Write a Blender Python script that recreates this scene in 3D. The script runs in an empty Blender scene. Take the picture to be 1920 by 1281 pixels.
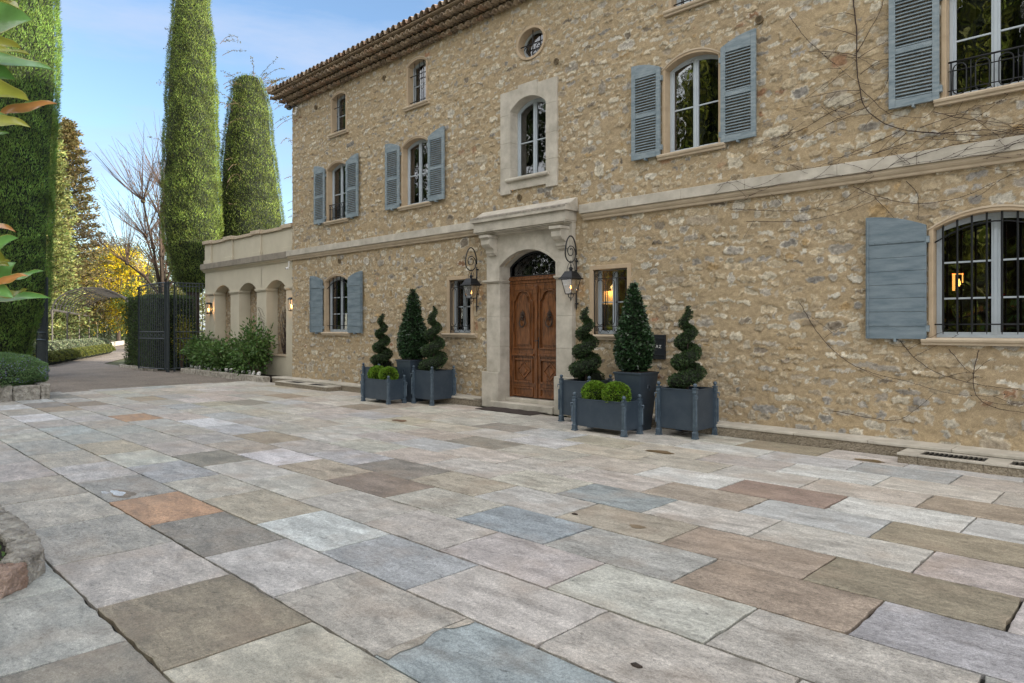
import bpy, math, random
import numpy as np
from mathutils import Vector
random.seed(7)
rng = np.random.default_rng(11)
SC = bpy.context.scene
R = math.radians
# ------------------------------------------------------------ camera, sky, sun
CAMH = 1.6
cam = bpy.data.objects.new('camera', bpy.data.cameras.new('camera'))
SC.collection.objects.link(cam)
cam.location = (0, 0, CAMH)
cam.rotation_euler = (R(90), 0, R(90 - 45.68))
cam.data.lens = 24.32
cam.data.sensor_width = 36
cam.data.shift_y = -27.5 / 1920
cam.data.clip_end = 2000
cam.data.clip_start = 0.05
SC.camera = cam
SUN_AZ, SUN_EL = R(53), R(17)
SDIR = Vector((math.sin(SUN_AZ) * math.cos(SUN_EL), math.cos(SUN_AZ) * math.cos(SUN_EL), math.sin(SUN_EL)))
w = bpy.data.worlds.new('World')
SC.world = w
w.use_nodes = True
nt = w.node_tree
nt.nodes.clear()
sky = nt.nodes.new('ShaderNodeTexSky')
sky.sky_type = 'NISHITA'
sky.sun_disc = False
sky.sun_elevation = SUN_EL
sky.sun_rotation = SUN_AZ
sky.altitude = 200
sky.air_density = 1.0
sky.dust_density = 0.6
sky.ozone_density = 2.2
tc = nt.nodes.new('ShaderNodeTexCoord')
mp = nt.nodes.new('ShaderNodeMapping')
mp.inputs['Scale'].default_value = (1.0, 1.0, 5.0)
mp.inputs['Rotation'].default_value = (0.10, 0.15, 0)
cn = nt.nodes.new('ShaderNodeTexNoise')
cn.inputs['Scale'].default_value = 1.7
cn.inputs['Detail'].default_value = 7
cn.inputs['Roughness'].default_value = 0.62
cr = nt.nodes.new('ShaderNodeMapRange')
cr.inputs['From Min'].default_value = 0.43
cr.inputs['From Max'].default_value = 0.68
cr.inputs['To Min'].default_value = 0.0
cr.inputs['To Max'].default_value = 0.85
mx = nt.nodes.new('ShaderNodeMix')
mx.data_type = 'RGBA'
mx.inputs['B'].default_value = (2.0, 2.4, 3.2, 1)
bg = nt.nodes.new('ShaderNodeBackground')
bg.inputs['Strength'].default_value = 0.13
wo = nt.nodes.new('ShaderNodeOutputWorld')
L = nt.links.new
L(tc.outputs['Generated'], mp.inputs['Vector'])
L(mp.outputs[0], cn.inputs['Vector'])
L(cn.outputs[0], cr.inputs['Value'])
L(cr.outputs[0], mx.inputs['Factor'])
L(sky.outputs[0], mx.inputs['A'])
# bright white cloud bank added behind the camera as fill for the shaded front
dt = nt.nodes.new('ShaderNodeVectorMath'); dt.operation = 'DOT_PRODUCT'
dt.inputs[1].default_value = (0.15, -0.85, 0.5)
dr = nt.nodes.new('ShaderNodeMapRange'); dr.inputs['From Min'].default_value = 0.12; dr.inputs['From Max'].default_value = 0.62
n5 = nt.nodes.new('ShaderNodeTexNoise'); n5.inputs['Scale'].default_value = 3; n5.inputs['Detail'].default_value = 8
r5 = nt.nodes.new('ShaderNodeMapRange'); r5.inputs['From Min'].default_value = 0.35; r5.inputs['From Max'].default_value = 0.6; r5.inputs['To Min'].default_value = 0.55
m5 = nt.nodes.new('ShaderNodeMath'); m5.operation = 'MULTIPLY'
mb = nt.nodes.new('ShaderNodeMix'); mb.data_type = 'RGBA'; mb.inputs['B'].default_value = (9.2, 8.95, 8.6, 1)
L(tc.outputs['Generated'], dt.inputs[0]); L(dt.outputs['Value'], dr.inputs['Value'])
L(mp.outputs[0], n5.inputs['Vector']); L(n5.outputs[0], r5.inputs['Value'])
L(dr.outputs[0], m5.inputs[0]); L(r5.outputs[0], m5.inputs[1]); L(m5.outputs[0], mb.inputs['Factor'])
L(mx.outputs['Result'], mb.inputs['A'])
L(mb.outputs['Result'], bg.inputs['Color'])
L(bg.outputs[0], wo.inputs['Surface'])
sl = bpy.data.lights.new('sun', 'SUN')
sl.energy = 5.0
sl.angle = R(0.5)
sl.color = (1.0, 0.90, 0.74)
so = bpy.data.objects.new('sun', sl)
so.rotation_euler = SDIR.to_track_quat('Z', 'Y').to_euler()
so.location = (10, 30, 30)
SC.collection.objects.link(so)
SC.view_settings.view_transform = 'Standard'
SC.view_settings.look = 'None'
SC.view_settings.exposure = 1.22
SC.view_settings.gamma = 1
SC.render.resolution_x = 1024
SC.render.resolution_y = 683

# ------------------------------------------------------------ materials
def nmat(name):
    m = bpy.data.materials.new(name)
    m.use_nodes = True
    return m, m.node_tree, m.node_tree.nodes['Principled BSDF']

def pm(name, col, rough=.6, var=.25, scale=4, bump=.15, bscale=60, attr=False, metal=0., spec=.5,
       stretch=(1, 1, 1), col2=None, detail=6, bdist=.01, fine=None):
    m, t, p = nmat(name)
    N, K = t.nodes, t.links.new
    tc = N.new('ShaderNodeTexCoord'); mp = N.new('ShaderNodeMapping')
    mp.inputs['Scale'].default_value = stretch
    K(tc.outputs['Object'], mp.inputs['Vector'])
    n1 = N.new('ShaderNodeTexNoise'); n1.inputs['Scale'].default_value = scale
    n1.inputs['Detail'].default_value = detail; n1.inputs['Roughness'].default_value = .62
    K(mp.outputs[0], n1.inputs['Vector'])
    ramp = N.new('ShaderNodeMapRange')
    ramp.inputs['From Min'].default_value = .3; ramp.inputs['From Max'].default_value = .7
    K(n1.outputs[0], ramp.inputs['Value'])
    mix = N.new('ShaderNodeMix'); mix.data_type = 'RGBA'
    if col2 is None: col2 = tuple(c * (1 - var) for c in col)
    mix.inputs['A'].default_value = (*col, 1); mix.inputs['B'].default_value = (*col2, 1)
    K(ramp.outputs[0], mix.inputs['Factor'])
    out = mix.outputs['Result']
    if attr:
        a = N.new('ShaderNodeVertexColor'); a.layer_name = 'Col'
        mm = N.new('ShaderNodeMix'); mm.data_type = 'RGBA'; mm.blend_type = 'MULTIPLY'
        mm.inputs['Factor'].default_value = 1
        K(a.outputs[0], mm.inputs['A']); K(out, mm.inputs['B']); out = mm.outputs['Result']
    K(out, p.inputs['Base Color'])
    p.inputs['Roughness'].default_value = rough
    p.inputs['Metallic'].default_value = metal
    p.inputs['Specular IOR Level'].default_value = spec
    if bump:
        n2 = N.new('ShaderNodeTexNoise'); n2.inputs['Scale'].default_value = bscale
        n2.inputs['Detail'].default_value = 5; K(mp.outputs[0], n2.inputs['Vector'])
        b = N.new('ShaderNodeBump'); b.inputs['Strength'].default_value = bump
        b.inputs['Distance'].default_value = bdist
        K(n2.outputs[0], b.inputs['Height']); K(b.outputs[0], p.inputs['Normal'])
    return m

def leafmat(name, col, rough=.5, trans=.3, var=.3, scale=3, spec=.35):
    m, t, p = nmat(name)
    N, K = t.nodes, t.links.new
    a = N.new('ShaderNodeVertexColor'); a.layer_name = 'Col'
    tc = N.new('ShaderNodeTexCoord')
    n = N.new('ShaderNodeTexNoise'); n.inputs['Scale'].default_value = scale; n.inputs['Detail'].default_value = 4
    K(tc.outputs['Object'], n.inputs['Vector'])
    mr = N.new('ShaderNodeMapRange'); mr.inputs['From Min'].default_value = .3; mr.inputs['From Max'].default_value = .7
    K(n.outputs[0], mr.inputs['Value'])
    mix = N.new('ShaderNodeMix'); mix.data_type = 'RGBA'
    mix.inputs['A'].default_value = (*col, 1)
    mix.inputs['B'].default_value = (*[c * (1 - var) for c in col], 1)
    K(mr.outputs[0], mix.inputs['Factor'])
    mm = N.new('ShaderNodeMix'); mm.data_type = 'RGBA'; mm.blend_type = 'MULTIPLY'; mm.inputs['Factor'].default_value = 1
    K(a.outputs[0], mm.inputs['A']); K(mix.outputs['Result'], mm.inputs['B'])
    K(mm.outputs['Result'], p.inputs['Base Color'])
    p.inputs['Roughness'].default_value = rough
    p.inputs['Specular IOR Level'].default_value = spec
    if trans:
        tr = N.new('ShaderNodeBsdfTranslucent'); K(mm.outputs['Result'], tr.inputs['Color'])
        ms = N.new('ShaderNodeMixShader'); ms.inputs[0].default_value = trans
        o = N['Material Output']
        K(p.outputs[0], ms.inputs[1]); K(tr.outputs[0], ms.inputs[2]); K(ms.outputs[0], o.inputs['Surface'])
    return m

def glassmat(name, tint=(.75, .8, .8), f0=.08, k=1.6):
    m, t, p = nmat(name)
    N, K = t.nodes, t.links.new
    N.remove(p)
    g = N.new('ShaderNodeBsdfGlossy'); g.inputs['Roughness'].default_value = .015
    g.inputs['Color'].default_value = (.95, .97, 1, 1)
    tr = N.new('ShaderNodeBsdfTransparent'); tr.inputs['Color'].default_value = (*tint, 1)
    fr = N.new('ShaderNodeFresnel'); fr.inputs['IOR'].default_value = 1.6
    ad = N.new('ShaderNodeMath'); ad.operation = 'MULTIPLY_ADD'
    ad.inputs[1].default_value = k; ad.inputs[2].default_value = f0; ad.use_clamp = True
    K(fr.outputs[0], ad.inputs[0])
    tc = N.new('ShaderNodeTexCoord'); n = N.new('ShaderNodeTexNoise'); n.inputs['Scale'].default_value = 2.5
    K(tc.outputs['Object'], n.inputs['Vector'])
    b = N.new('ShaderNodeBump'); b.inputs['Strength'].default_value = .03; b.inputs['Distance'].default_value = .1
    K(n.outputs[0], b.inputs['Height']); K(b.outputs[0], g.inputs['Normal'])
    ms = N.new('ShaderNodeMixShader')
    K(ad.outputs[0], ms.inputs[0]); K(tr.outputs[0], ms.inputs[1]); K(g.outputs[0], ms.inputs[2])
    K(ms.outputs[0], N['Material Output'].inputs['Surface'])
    return m

def emis(name, col, s):
    m, t, p = nmat(name)
    p.inputs['Base Color'].default_value = (*col, 1)
    p.inputs['Emission Color'].default_value = (*col, 1)
    p.inputs['Emission Strength'].default_value = s
    return m

M = {}
M['iron'] = pm('iron', (.012, .014, .018), .45, .3, 8, .1, 80, metal=.3)
M['planter'] = pm('planter', (.030, .047, .070), .45, .25, 4, .08, 90, metal=.2, col2=(.055, .075, .10), detail=9)
M['planter_leg'] = pm('planter_leg', (.045, .070, .10), .42, .25, 12, .15, 90, metal=.25, col2=(.11, .15, .19), detail=9)
M['shutter'] = pm('shutter', (.13, .18, .215), .7, .2, 6, .35, 60, stretch=(1, 1, 4), col2=(.27, .32, .35), detail=12)
M['shutter_plank'] = pm('shutter_plank', (.10, .145, .180), .7, .2, 4, .4, 60, stretch=(.7, 1, 3.5), col2=(.205, .255, .29), detail=12)
M['frame'] = pm('frame', (.46, .52, .58), .5, .12, 4, .04, 60)
M['plaster'] = pm('plaster', (.50, .39, .27), .9, .2, 5, .35, 90, col2=(.38, .29, .195))
M['cutstone'] = pm('cutstone', (.57, .53, .46), .85, .25, 3.6, .4, 90, col2=(.35, .32, .27), detail=12)
M['sillstone'] = pm('sillstone', (.55, .46, .345), .85, .25, 4, .3, 110, col2=(.42, .34, .25), detail=8)
M['soil'] = pm('soil', (.035, .024, .016), .95, .5, 20, .9, 60, bdist=.03)
M['leafcore'] = pm('leafcore', (.012, .020, .009), .9, .5, 8, .6, 30, bdist=.05)
M['bark'] = pm('bark', (.075, .055, .042), .9, .5, 6, .9, 25, stretch=(3, 3, .5), bdist=.03)
M['twig'] = pm('twig', (.20, .135, .10), .85, .4, 9, .3, 60)
M['vine'] = pm('vine', (.040, .022, .018), .85, .4, 9, .3, 60)
M['tile'] = pm('tile', (.50, .42, .33), .9, .3, 4, .5, 40, col2=(.27, .225, .175), attr=False, detail=9)
def tile_tint():
    t = M['tile'].node_tree; N, K = t.nodes, t.links.new; p = N['Principled BSDF']
    src = p.inputs['Base Color'].links[0].from_socket
    tc = N.new('ShaderNodeTexCoord'); v = N.new('ShaderNodeTexVoronoi'); v.inputs['Scale'].default_value = 5.2
    K(tc.outputs['Object'], v.inputs['Vector']); sp = N.new('ShaderNodeSeparateColor'); K(v.outputs['Color'], sp.inputs[0])
    r = N.new('ShaderNodeValToRGB'); e = r.color_ramp.elements
    e[0].color = (.55, .50, .46, 1); e[1].color = (1.1, 1.02, .92, 1); x = e.new(.35); x.color = (.85, .66, .55, 1); x = e.new(.55); x.color = (.95, .88, .8, 1); r.color_ramp.interpolation = 'CONSTANT'
    K(sp.outputs[0], r.inputs[0]); m = N.new('ShaderNodeMix'); m.data_type = 'RGBA'; m.blend_type = 'MULTIPLY'; m.inputs['Factor'].default_value = .85
    K(src, m.inputs['A']); K(r.outputs[0], m.inputs['B']); K(m.outputs['Result'], p.inputs['Base Color'])
tile_tint()
M['glass'] = glassmat('glass', (.55, .58, .56), .06, 1.1)
M['lampglass'] = glassmat('lampglass', (.95, .95, .93), .0, .5)
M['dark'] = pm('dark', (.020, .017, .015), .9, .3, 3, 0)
M['room'] = pm('room', (.12, .085, .06), .9, .3, 2, 0)
M['curtain'] = pm('curtain', (.20, .16, .12), .9, .6, 3, .5, 6, stretch=(9, 1, .3))
M['flame'] = emis('flame', (1, .45, .10), 6)
M['amber'] = emis('amber', (1, .42, .10), 2.2)
M['shade'] = emis('lampshade', (1, .50, .18), 1.1)
M['white'] = pm('white', (.7, .7, .68), .5, .1, 5, 0)
M['mat'] = pm('mat', (.045, .032, .028), .95, .3, 30, .8, 120)
M['cream'] = pm('cream', (.58, .53, .42), .9, .12, 1.5, .12, 60, col2=(.49, .445, .35), detail=9)
M['blackpaint'] = pm('blackpaint', (.012, .016, .022), .4, .2, 5, .03, 80)

# wood for the door
def woodmat():
    m, t, p = nmat('doorwood')
    N, K = t.nodes, t.links.new
    tc = N.new('ShaderNodeTexCoord'); mp = N.new('ShaderNodeMapping'); mp.inputs['Scale'].default_value = (5, 5, .8)
    K(tc.outputs['Object'], mp.inputs['Vector'])
    n = N.new('ShaderNodeTexNoise'); n.inputs['Scale'].default_value = 4; n.inputs['Detail'].default_value = 8
    n.inputs['Distortion'].default_value = 1.2; K(mp.outputs[0], n.inputs['Vector'])
    wv = N.new('ShaderNodeTexNoise'); wv.inputs['Scale'].default_value = 30; wv.inputs['Detail'].default_value = 4
    K(mp.outputs[0], wv.inputs['Vector'])
    r = N.new('ShaderNodeValToRGB'); e = r.color_ramp.elements
    e[0].position = .3; e[0].color = (.070, .024, .009, 1)
    e[1].position = .72; e[1].color = (.29, .105, .035, 1)
    x = e.new(.5); x.color = (.185, .070, .022, 1)
    K(n.outputs[0], r.inputs[0])
    mm = N.new('ShaderNodeMix'); mm.data_type = 'RGBA'; mm.blend_type = 'MULTIPLY'; mm.inputs['Factor'].default_value = .45
    K(r.outputs[0], mm.inputs['A']); K(wv.outputs[0], mm.inputs['B'])
    K(mm.outputs['Result'], p.inputs['Base Color'])
    p.inputs['Roughness'].default_value = .27
    b = N.new('ShaderNodeBump'); b.inputs['Strength'].default_value = .15; b.inputs['Distance'].default_value = .005
    K(wv.outputs[0], b.inputs['Height']); K(b.outputs[0], p.inputs['Normal'])
    return m
M['wood'] = woodmat()

# facade: colours come from the built stones, plus grain
def facademat():
    m, t, p = nmat('rubble')
    N, K = t.nodes, t.links.new
    a = N.new('ShaderNodeVertexColor'); a.layer_name = 'Col'
    tc = N.new('ShaderNodeTexCoord')
    n1 = N.new('ShaderNodeTexNoise'); n1.inputs['Scale'].default_value = 22; n1.inputs['Detail'].default_value = 9
    n1.inputs['Roughness'].default_value = .7
    n2 = N.new('ShaderNodeTexNoise'); n2.inputs['Scale'].default_value = 130; n2.inputs['Detail'].default_value = 4
    vo = N.new('ShaderNodeTexVoronoi'); vo.inputs['Scale'].default_value = 95
    for q in (n1, n2, vo): K(tc.outputs['Object'], q.inputs['Vector'])
    mr = N.new('ShaderNodeMapRange'); mr.inputs['From Min'].default_value = .3; mr.inputs['From Max'].default_value = .7
    mr.inputs['To Min'].default_value = .80; mr.inputs['To Max'].default_value = 1.16
    K(n1.outputs[0], mr.inputs['Value'])
    mr2 = N.new('ShaderNodeMapRange'); mr2.inputs['From Min'].default_value = .3; mr2.inputs['From Max'].default_value = .7
    mr2.inputs['To Min'].default_value = .74; mr2.inputs['To Max'].default_value = 1.22
    K(n2.outputs[0], mr2.inputs['Value'])
    mul = N.new('ShaderNodeMath'); mul.operation = 'MULTIPLY'; K(mr.outputs[0], mul.inputs[0]); K(mr2.outputs[0], mul.inputs[1])
    vm = N.new('ShaderNodeVectorMath'); vm.operation = 'SCALE'
    K(a.outputs[0], vm.inputs[0]); K(mul.outputs[0], vm.inputs['Scale'])
    K(vm.outputs[0], p.inputs['Base Color'])
    p.inputs['Roughness'].default_value = .93; p.inputs['Specular IOR Level'].default_value = .2
    ad = N.new('ShaderNodeMath'); ad.operation = 'ADD'; K(n1.outputs[0], ad.inputs[0])
    m3 = N.new('ShaderNodeMath'); m3.operation = 'MULTIPLY'; m3.inputs[1].default_value = .35; K(n2.outputs[0], m3.inputs[0])
    K(m3.outputs[0], ad.inputs[1])
    b = N.new('ShaderNodeBump'); b.inputs['Strength'].default_value = .8; b.inputs['Distance'].default_value = .018
    K(ad.outputs[0], b.inputs['Height']); K(b.outputs[0], p.inputs['Normal'])
    return m
M['rubble'] = facademat()

# paving slabs
def pavemat():
    m, t, p = nmat('slab_stone')
    N, K = t.nodes, t.links.new
    a = N.new('ShaderNodeVertexColor'); a.layer_name = 'Col'
    s = N.new('ShaderNodeVertexColor'); s.layer_name = 'Seed'
    tc = N.new('ShaderNodeTexCoord')
    off = N.new('ShaderNodeVectorMath'); off.operation = 'MULTIPLY_ADD'; off.inputs[1].default_value = (37, 37, 37)
    K(s.outputs[0], off.inputs[0]); K(tc.outputs['Object'], off.inputs[2])
    st = N.new('ShaderNodeMapping'); st.inputs['Scale'].default_value = (1, 2.4, 1)
    K(off.outputs[0], st.inputs['Vector'])
    n1 = N.new('ShaderNodeTexNoise'); n1.inputs['Scale'].default_value = 3.2; n1.inputs['Detail'].default_value = 10
    n1.inputs['Roughness'].default_value = .62; n1.inputs['Distortion'].default_value = .6
    n2 = N.new('ShaderNodeTexNoise'); n2.inputs['Scale'].default_value = 42; n2.inputs['Detail'].default_value = 7; n2.inputs['Roughness'].default_value = .72
    n3 = N.new('ShaderNodeTexNoise'); n3.inputs['Scale'].default_value = 9; n3.inputs['Detail'].default_value = 8; n3.inputs['Roughness'].default_value = .7
    n3.inputs['Distortion'].default_value = 1.5
    K(st.outputs[0], n1.inputs['Vector']); K(off.outputs[0], n2.inputs['Vector']); K(st.outputs[0], n3.inputs['Vector'])
    def rng_(n, a0, a1, b0, b1):
        r = N.new('ShaderNodeMapRange'); r.inputs['From Min'].default_value = a0; r.inputs['From Max'].default_value = a1
        r.inputs['To Min'].default_value = b0; r.inputs['To Max'].default_value = b1; K(n, r.inputs['Value']); return r.outputs[0]
    def mul(x, y):
        q = N.new('ShaderNodeMath'); q.operation = 'MULTIPLY'; K(x, q.inputs[0]); K(y, q.inputs[1]); return q.outputs[0]
    s0 = N.new('ShaderNodeSeparateColor'); K(s.outputs[0], s0.inputs[0])
    f1 = rng_(n1.outputs[0], .28, .72, .58, 1.26)
    f2 = rng_(n2.outputs[0], .3, .7, .68, 1.26)
    n8 = N.new('ShaderNodeTexNoise'); n8.inputs['Scale'].default_value = 5; n8.inputs['Detail'].default_value = 9; n8.inputs['Distortion'].default_value = 2.2; n8.inputs['Roughness'].default_value = .68
    K(st.outputs[0], n8.inputs['Vector'])
    ab = N.new('ShaderNodeMath'); ab.operation = 'SUBTRACT'; ab.inputs[1].default_value = .5; K(n8.outputs[0], ab.inputs[0])
    ab2 = N.new('ShaderNodeMath'); ab2.operation = 'ABSOLUTE'; K(ab.outputs[0], ab2.inputs[0])
    crack = rng_(ab2.outputs[0], .0, .012, .45, 1.0)
    ck = rng_(s0.outputs[0], .45, .55, 1.0, 0.0)
    ckm = N.new('ShaderNodeMath'); ckm.operation = 'MAXIMUM'; K(crack, ckm.inputs[0]); K(ck, ckm.inputs[1])
    vein_ = rng_(n3.outputs[0], .56, .74, 1.0, .40)
    vein = mul(vein_, ckm.outputs[0])
    n6 = N.new('ShaderNodeTexNoise'); n6.inputs['Scale'].default_value = 150; n6.inputs['Detail'].default_value = 3
    K(off.outputs[0], n6.inputs['Vector'])
    f3 = rng_(n6.outputs[0], .3, .7, .70, 1.20)
    v7 = N.new('ShaderNodeTexVoronoi'); v7.inputs['Scale'].default_value = 26; K(st.outputs[0], v7.inputs['Vector'])
    s7 = N.new('ShaderNodeSeparateColor'); K(v7.outputs['Color'], s7.inputs[0])
    def mul(x, y):
        q = N.new('ShaderNodeMath'); q.operation = 'MULTIPLY'; K(x, q.inputs[0]); K(y, q.inputs[1]); return q.outputs[0]
    lt_ = N.new('ShaderNodeMath'); lt_.operation = 'MULTIPLY_ADD'; lt_.inputs[1].default_value = 9.0; K(v7.outputs['Distance'], lt_.inputs[0])
    rr_ = rng_(s7.outputs[0], .72, .74, 1.0, .25); K(rr_, lt_.inputs[2]); lt_.use_clamp = True
    f = mul(mul(mul(mul(f1, f2), vein), f3), lt_.outputs[0])
    sc = N.new('ShaderNodeVectorMath'); sc.operation = 'SCALE'; K(a.outputs[0], sc.inputs[0]); K(f, sc.inputs['Scale'])
    wm = N.new('ShaderNodeMix'); wm.data_type = 'RGBA'
    n4 = N.new('ShaderNodeTexNoise'); n4.inputs['Scale'].default_value = 2.2; n4.inputs['Detail'].default_value = 6
    K(off.outputs[0], n4.inputs['Vector'])
    K(rng_(n4.outputs[0], .5, .72, 0, .35), wm.inputs['Factor'])
    K(sc.outputs[0], wm.inputs['A']); wm.inputs['B'].default_value = (.40, .30, .22, 1)
    K(wm.outputs['Result'], p.inputs['Base Color'])
    K(rng_(n1.outputs[0], .3, .7, .42, .72), p.inputs['Roughness'])
    p.inputs['Specular IOR Level'].default_value = .4
    vo = N.new('ShaderNodeTexVoronoi'); vo.inputs['Scale'].default_value = 30; K(st.outputs[0], vo.inputs['Vector'])
    pit = rng_(vo.outputs['Distance'], .0, .16, 0, 1)
    h = N.new('ShaderNodeMath'); h.operation = 'MULTIPLY_ADD'; h.inputs[1].default_value = .35
    K(pit, h.inputs[0]); K(n2.outputs[0], h.inputs[2])
    h2 = N.new('ShaderNodeMath'); h2.operation = 'ADD'; K(h.outputs[0], h2.inputs[0]); K(mul(n3.outputs[0], vein), h2.inputs[1])
    b = N.new('ShaderNodeBump'); b.inputs['Strength'].default_value = .55; b.inputs['Distance'].default_value = .008
    K(h2.outputs[0], b.inputs['Height']); K(b.outputs[0], p.inputs['Normal'])
    return m
M['slab'] = pavemat()

def gravelmat(name, c1, c2, c3):
    m, t, p = nmat(name)
    N, K = t.nodes, t.links.new
    tc = N.new('ShaderNodeTexCoord')
    vo = N.new('ShaderNodeTexVoronoi'); vo.inputs['Scale'].default_value = 55; K(tc.outputs['Object'], vo.inputs['Vector'])
    n = N.new('ShaderNodeTexNoise'); n.inputs['Scale'].default_value = .9; n.inputs['Detail'].default_value = 8; K(tc.outputs['Object'], n.inputs['Vector'])
    sep = N.new('ShaderNodeSeparateColor'); K(vo.outputs['Color'], sep.inputs[0])
    r = N.new('ShaderNodeValToRGB'); e = r.color_ramp.elements
    e[0].color = (*c1, 1); e[1].color = (*c3, 1); x = e.new(.5); x.color = (*c2, 1)
    K(sep.outputs[0], r.inputs[0])
    mm = N.new('ShaderNodeMix'); mm.data_type = 'RGBA'; mm.blend_type = 'MULTIPLY'; mm.inputs['Factor'].default_value = .6
    mr = N.new('ShaderNodeMapRange'); mr.inputs['From Min'].default_value = .3; mr.inputs['From Max'].default_value = .7
    mr.inputs['To Min'].default_value = .6; mr.inputs['To Max'].default_value = 1.1; K(n.outputs[0], mr.inputs['Value'])
    K(r.outputs[0], mm.inputs['A']); K(mr.outputs[0], mm.inputs['B'])
    K(mm.outputs['Result'], p.inputs['Base Color'])
    p.inputs['Roughness'].default_value = .9
    b = N.new('ShaderNodeBump'); b.inputs['Strength'].default_value = .9; b.inputs['Distance'].default_value = .02; b.invert = True
    K(vo.outputs['Distance'], b.inputs['Height']); K(b.outputs[0], p.inputs['Normal'])
    return m
M['gravel'] = gravelmat('gravel', (.17, .14, .115), (.27, .225, .185), (.36, .31, .265))
M['roughcast'] = gravelmat('roughcast', (.20, .165, .12), (.29, .245, .18), (.36, .31, .24))

def rubbleproc(name, mort, s1, s2, sc=5):
    m, t, p = nmat(name)
    N, K = t.nodes, t.links.new
    tc = N.new('ShaderNodeTexCoord'); mp = N.new('ShaderNodeMapping'); mp.inputs['Scale'].default_value = (1, 1, 1.5)
    nd = N.new('ShaderNodeTexNoise'); nd.inputs['Scale'].default_value = 6
    K(tc.outputs['Object'], nd.inputs['Vector'])
    am = N.new('ShaderNodeVectorMath'); am.operation = 'MULTIPLY_ADD'; am.inputs[1].default_value = (.12, .12, .12)
    K(nd.outputs['Color'], am.inputs[0]); K(tc.outputs['Object'], am.inputs[2]); K(am.outputs[0], mp.inputs['Vector'])
    vo = N.new('ShaderNodeTexVoronoi'); vo.inputs['Scale'].default_value = sc; vo.feature = 'DISTANCE_TO_EDGE'
    vc = N.new('ShaderNodeTexVoronoi'); vc.inputs['Scale'].default_value = sc
    K(mp.outputs[0], vo.inputs['Vector']); K(mp.outputs[0], vc.inputs['Vector'])
    mr = N.new('ShaderNodeMapRange'); mr.inputs['From Min'].default_value = .05; mr.inputs['From Max'].default_value = .13
    K(vo.outputs['Distance'], mr.inputs['Value'])
    sp = N.new('ShaderNodeSeparateColor'); K(vc.outputs['Color'], sp.inputs[0])
    mc = N.new('ShaderNodeMix'); mc.data_type = 'RGBA'; mc.inputs['A'].default_value = (*s1, 1); mc.inputs['B'].default_value = (*s2, 1)
    K(sp.outputs[0], mc.inputs['Factor'])
    mx = N.new('ShaderNodeMix'); mx.data_type = 'RGBA'; mx.inputs['A'].default_value = (*mort, 1); K(mc.outputs['Result'], mx.inputs['B'])
    K(mr.outputs[0], mx.inputs['Factor'])
    n = N.new('ShaderNodeTexNoise'); n.inputs['Scale'].default_value = 25; n.inputs['Detail'].default_value = 8; K(tc.outputs['Object'], n.inputs['Vector'])
    mm = N.new('ShaderNodeMix'); mm.data_type = 'RGBA'; mm.blend_type = 'OVERLAY'; mm.inputs['Factor'].default_value = .8
    K(mx.outputs['Result'], mm.inputs['A']); K(n.outputs[0], mm.inputs['B'])
    K(mm.outputs['Result'], p.inputs['Base Color']); p.inputs['Roughness'].default_value = .95
    ad = N.new('ShaderNodeMath'); ad.operation = 'MULTIPLY_ADD'; ad.inputs[1].default_value = .4
    K(n.outputs[0], ad.inputs[0]); K(mr.outputs[0], ad.inputs[2])
    b = N.new('ShaderNodeBump'); b.inputs['Strength'].default_value = .8; b.inputs['Distance'].default_value = .03
    K(ad.outputs[0], b.inputs['Height']); K(b.outputs[0], p.inputs['Normal'])
    return m
M['rubble_plain'] = rubbleproc('rubble_plain', (.40, .30, .19), (.50, .43, .33), (.30, .24, .18), 5)
M['kerbstone'] = rubbleproc('kerbstone', (.20, .17, .13), (.36, .31, .24), (.28, .235, .185), 3)
M['roughstone'] = pm('roughstone', (.56, .52, .45), .95, .6, 9, 1.0, 30, col2=(.17, .15, .125), detail=12, bdist=.04)
M['roughstone_pink'] = pm('roughstone_pink', (.42, .31, .25), .95, .5, 7, 1.0, 28, col2=(.22, .14, .10), detail=10, bdist=.03)

LF = {}
LF['cypress'] = leafmat('leaf_cypress', (.20, .275, .06), .6, .28)
LF['topiary'] = leafmat('leaf_topiary', (.042, .078, .026), .45, .15)
LF['laurel'] = leafmat('leaf_laurel', (.030, .068, .026), .33, .15, spec=.5)
LF['box'] = leafmat('leaf_box', (.17, .30, .03), .45, .3)
LF['shrub'] = leafmat('leaf_shrub', (.11, .20, .055), .45, .3)
LF['hedge'] = leafmat('leaf_hedge', (.07, .11, .035), .55, .25)
LF['rosemary'] = leafmat('leaf_rosemary', (.17, .29, .11), .6, .2)
LF['generic'] = leafmat('leaf_generic', (1, 1, 1), .55, .35, var=.25, scale=1)
LF['magnolia'] = leafmat('leaf_magnolia', (1, 1, 1), .24, .2, var=.2, scale=30, spec=.8)

# ------------------------------------------------------------ geometry helpers
def wloc(o):
    v = Vector((0, 0, 0))
    while o is not None:
        v += Vector(o.location); o = o.parent
    return v

def link(o, parent=None):
    SC.collection.objects.link(o)
    if parent is not None: o.parent = parent
    return o

def tag(o, label=None, cat=None, group=None, kind=None):
    if label: o['label'] = label
    if cat: o['category'] = cat
    if group: o['group'] = group
    if kind: o['kind'] = kind
    return o

def empty(name, loc, label=None, cat=None, group=None):
    o = bpy.data.objects.new(name, None); o.location = loc; o.empty_display_size = .2
    link(o); return tag(o, label, cat, group)

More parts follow.
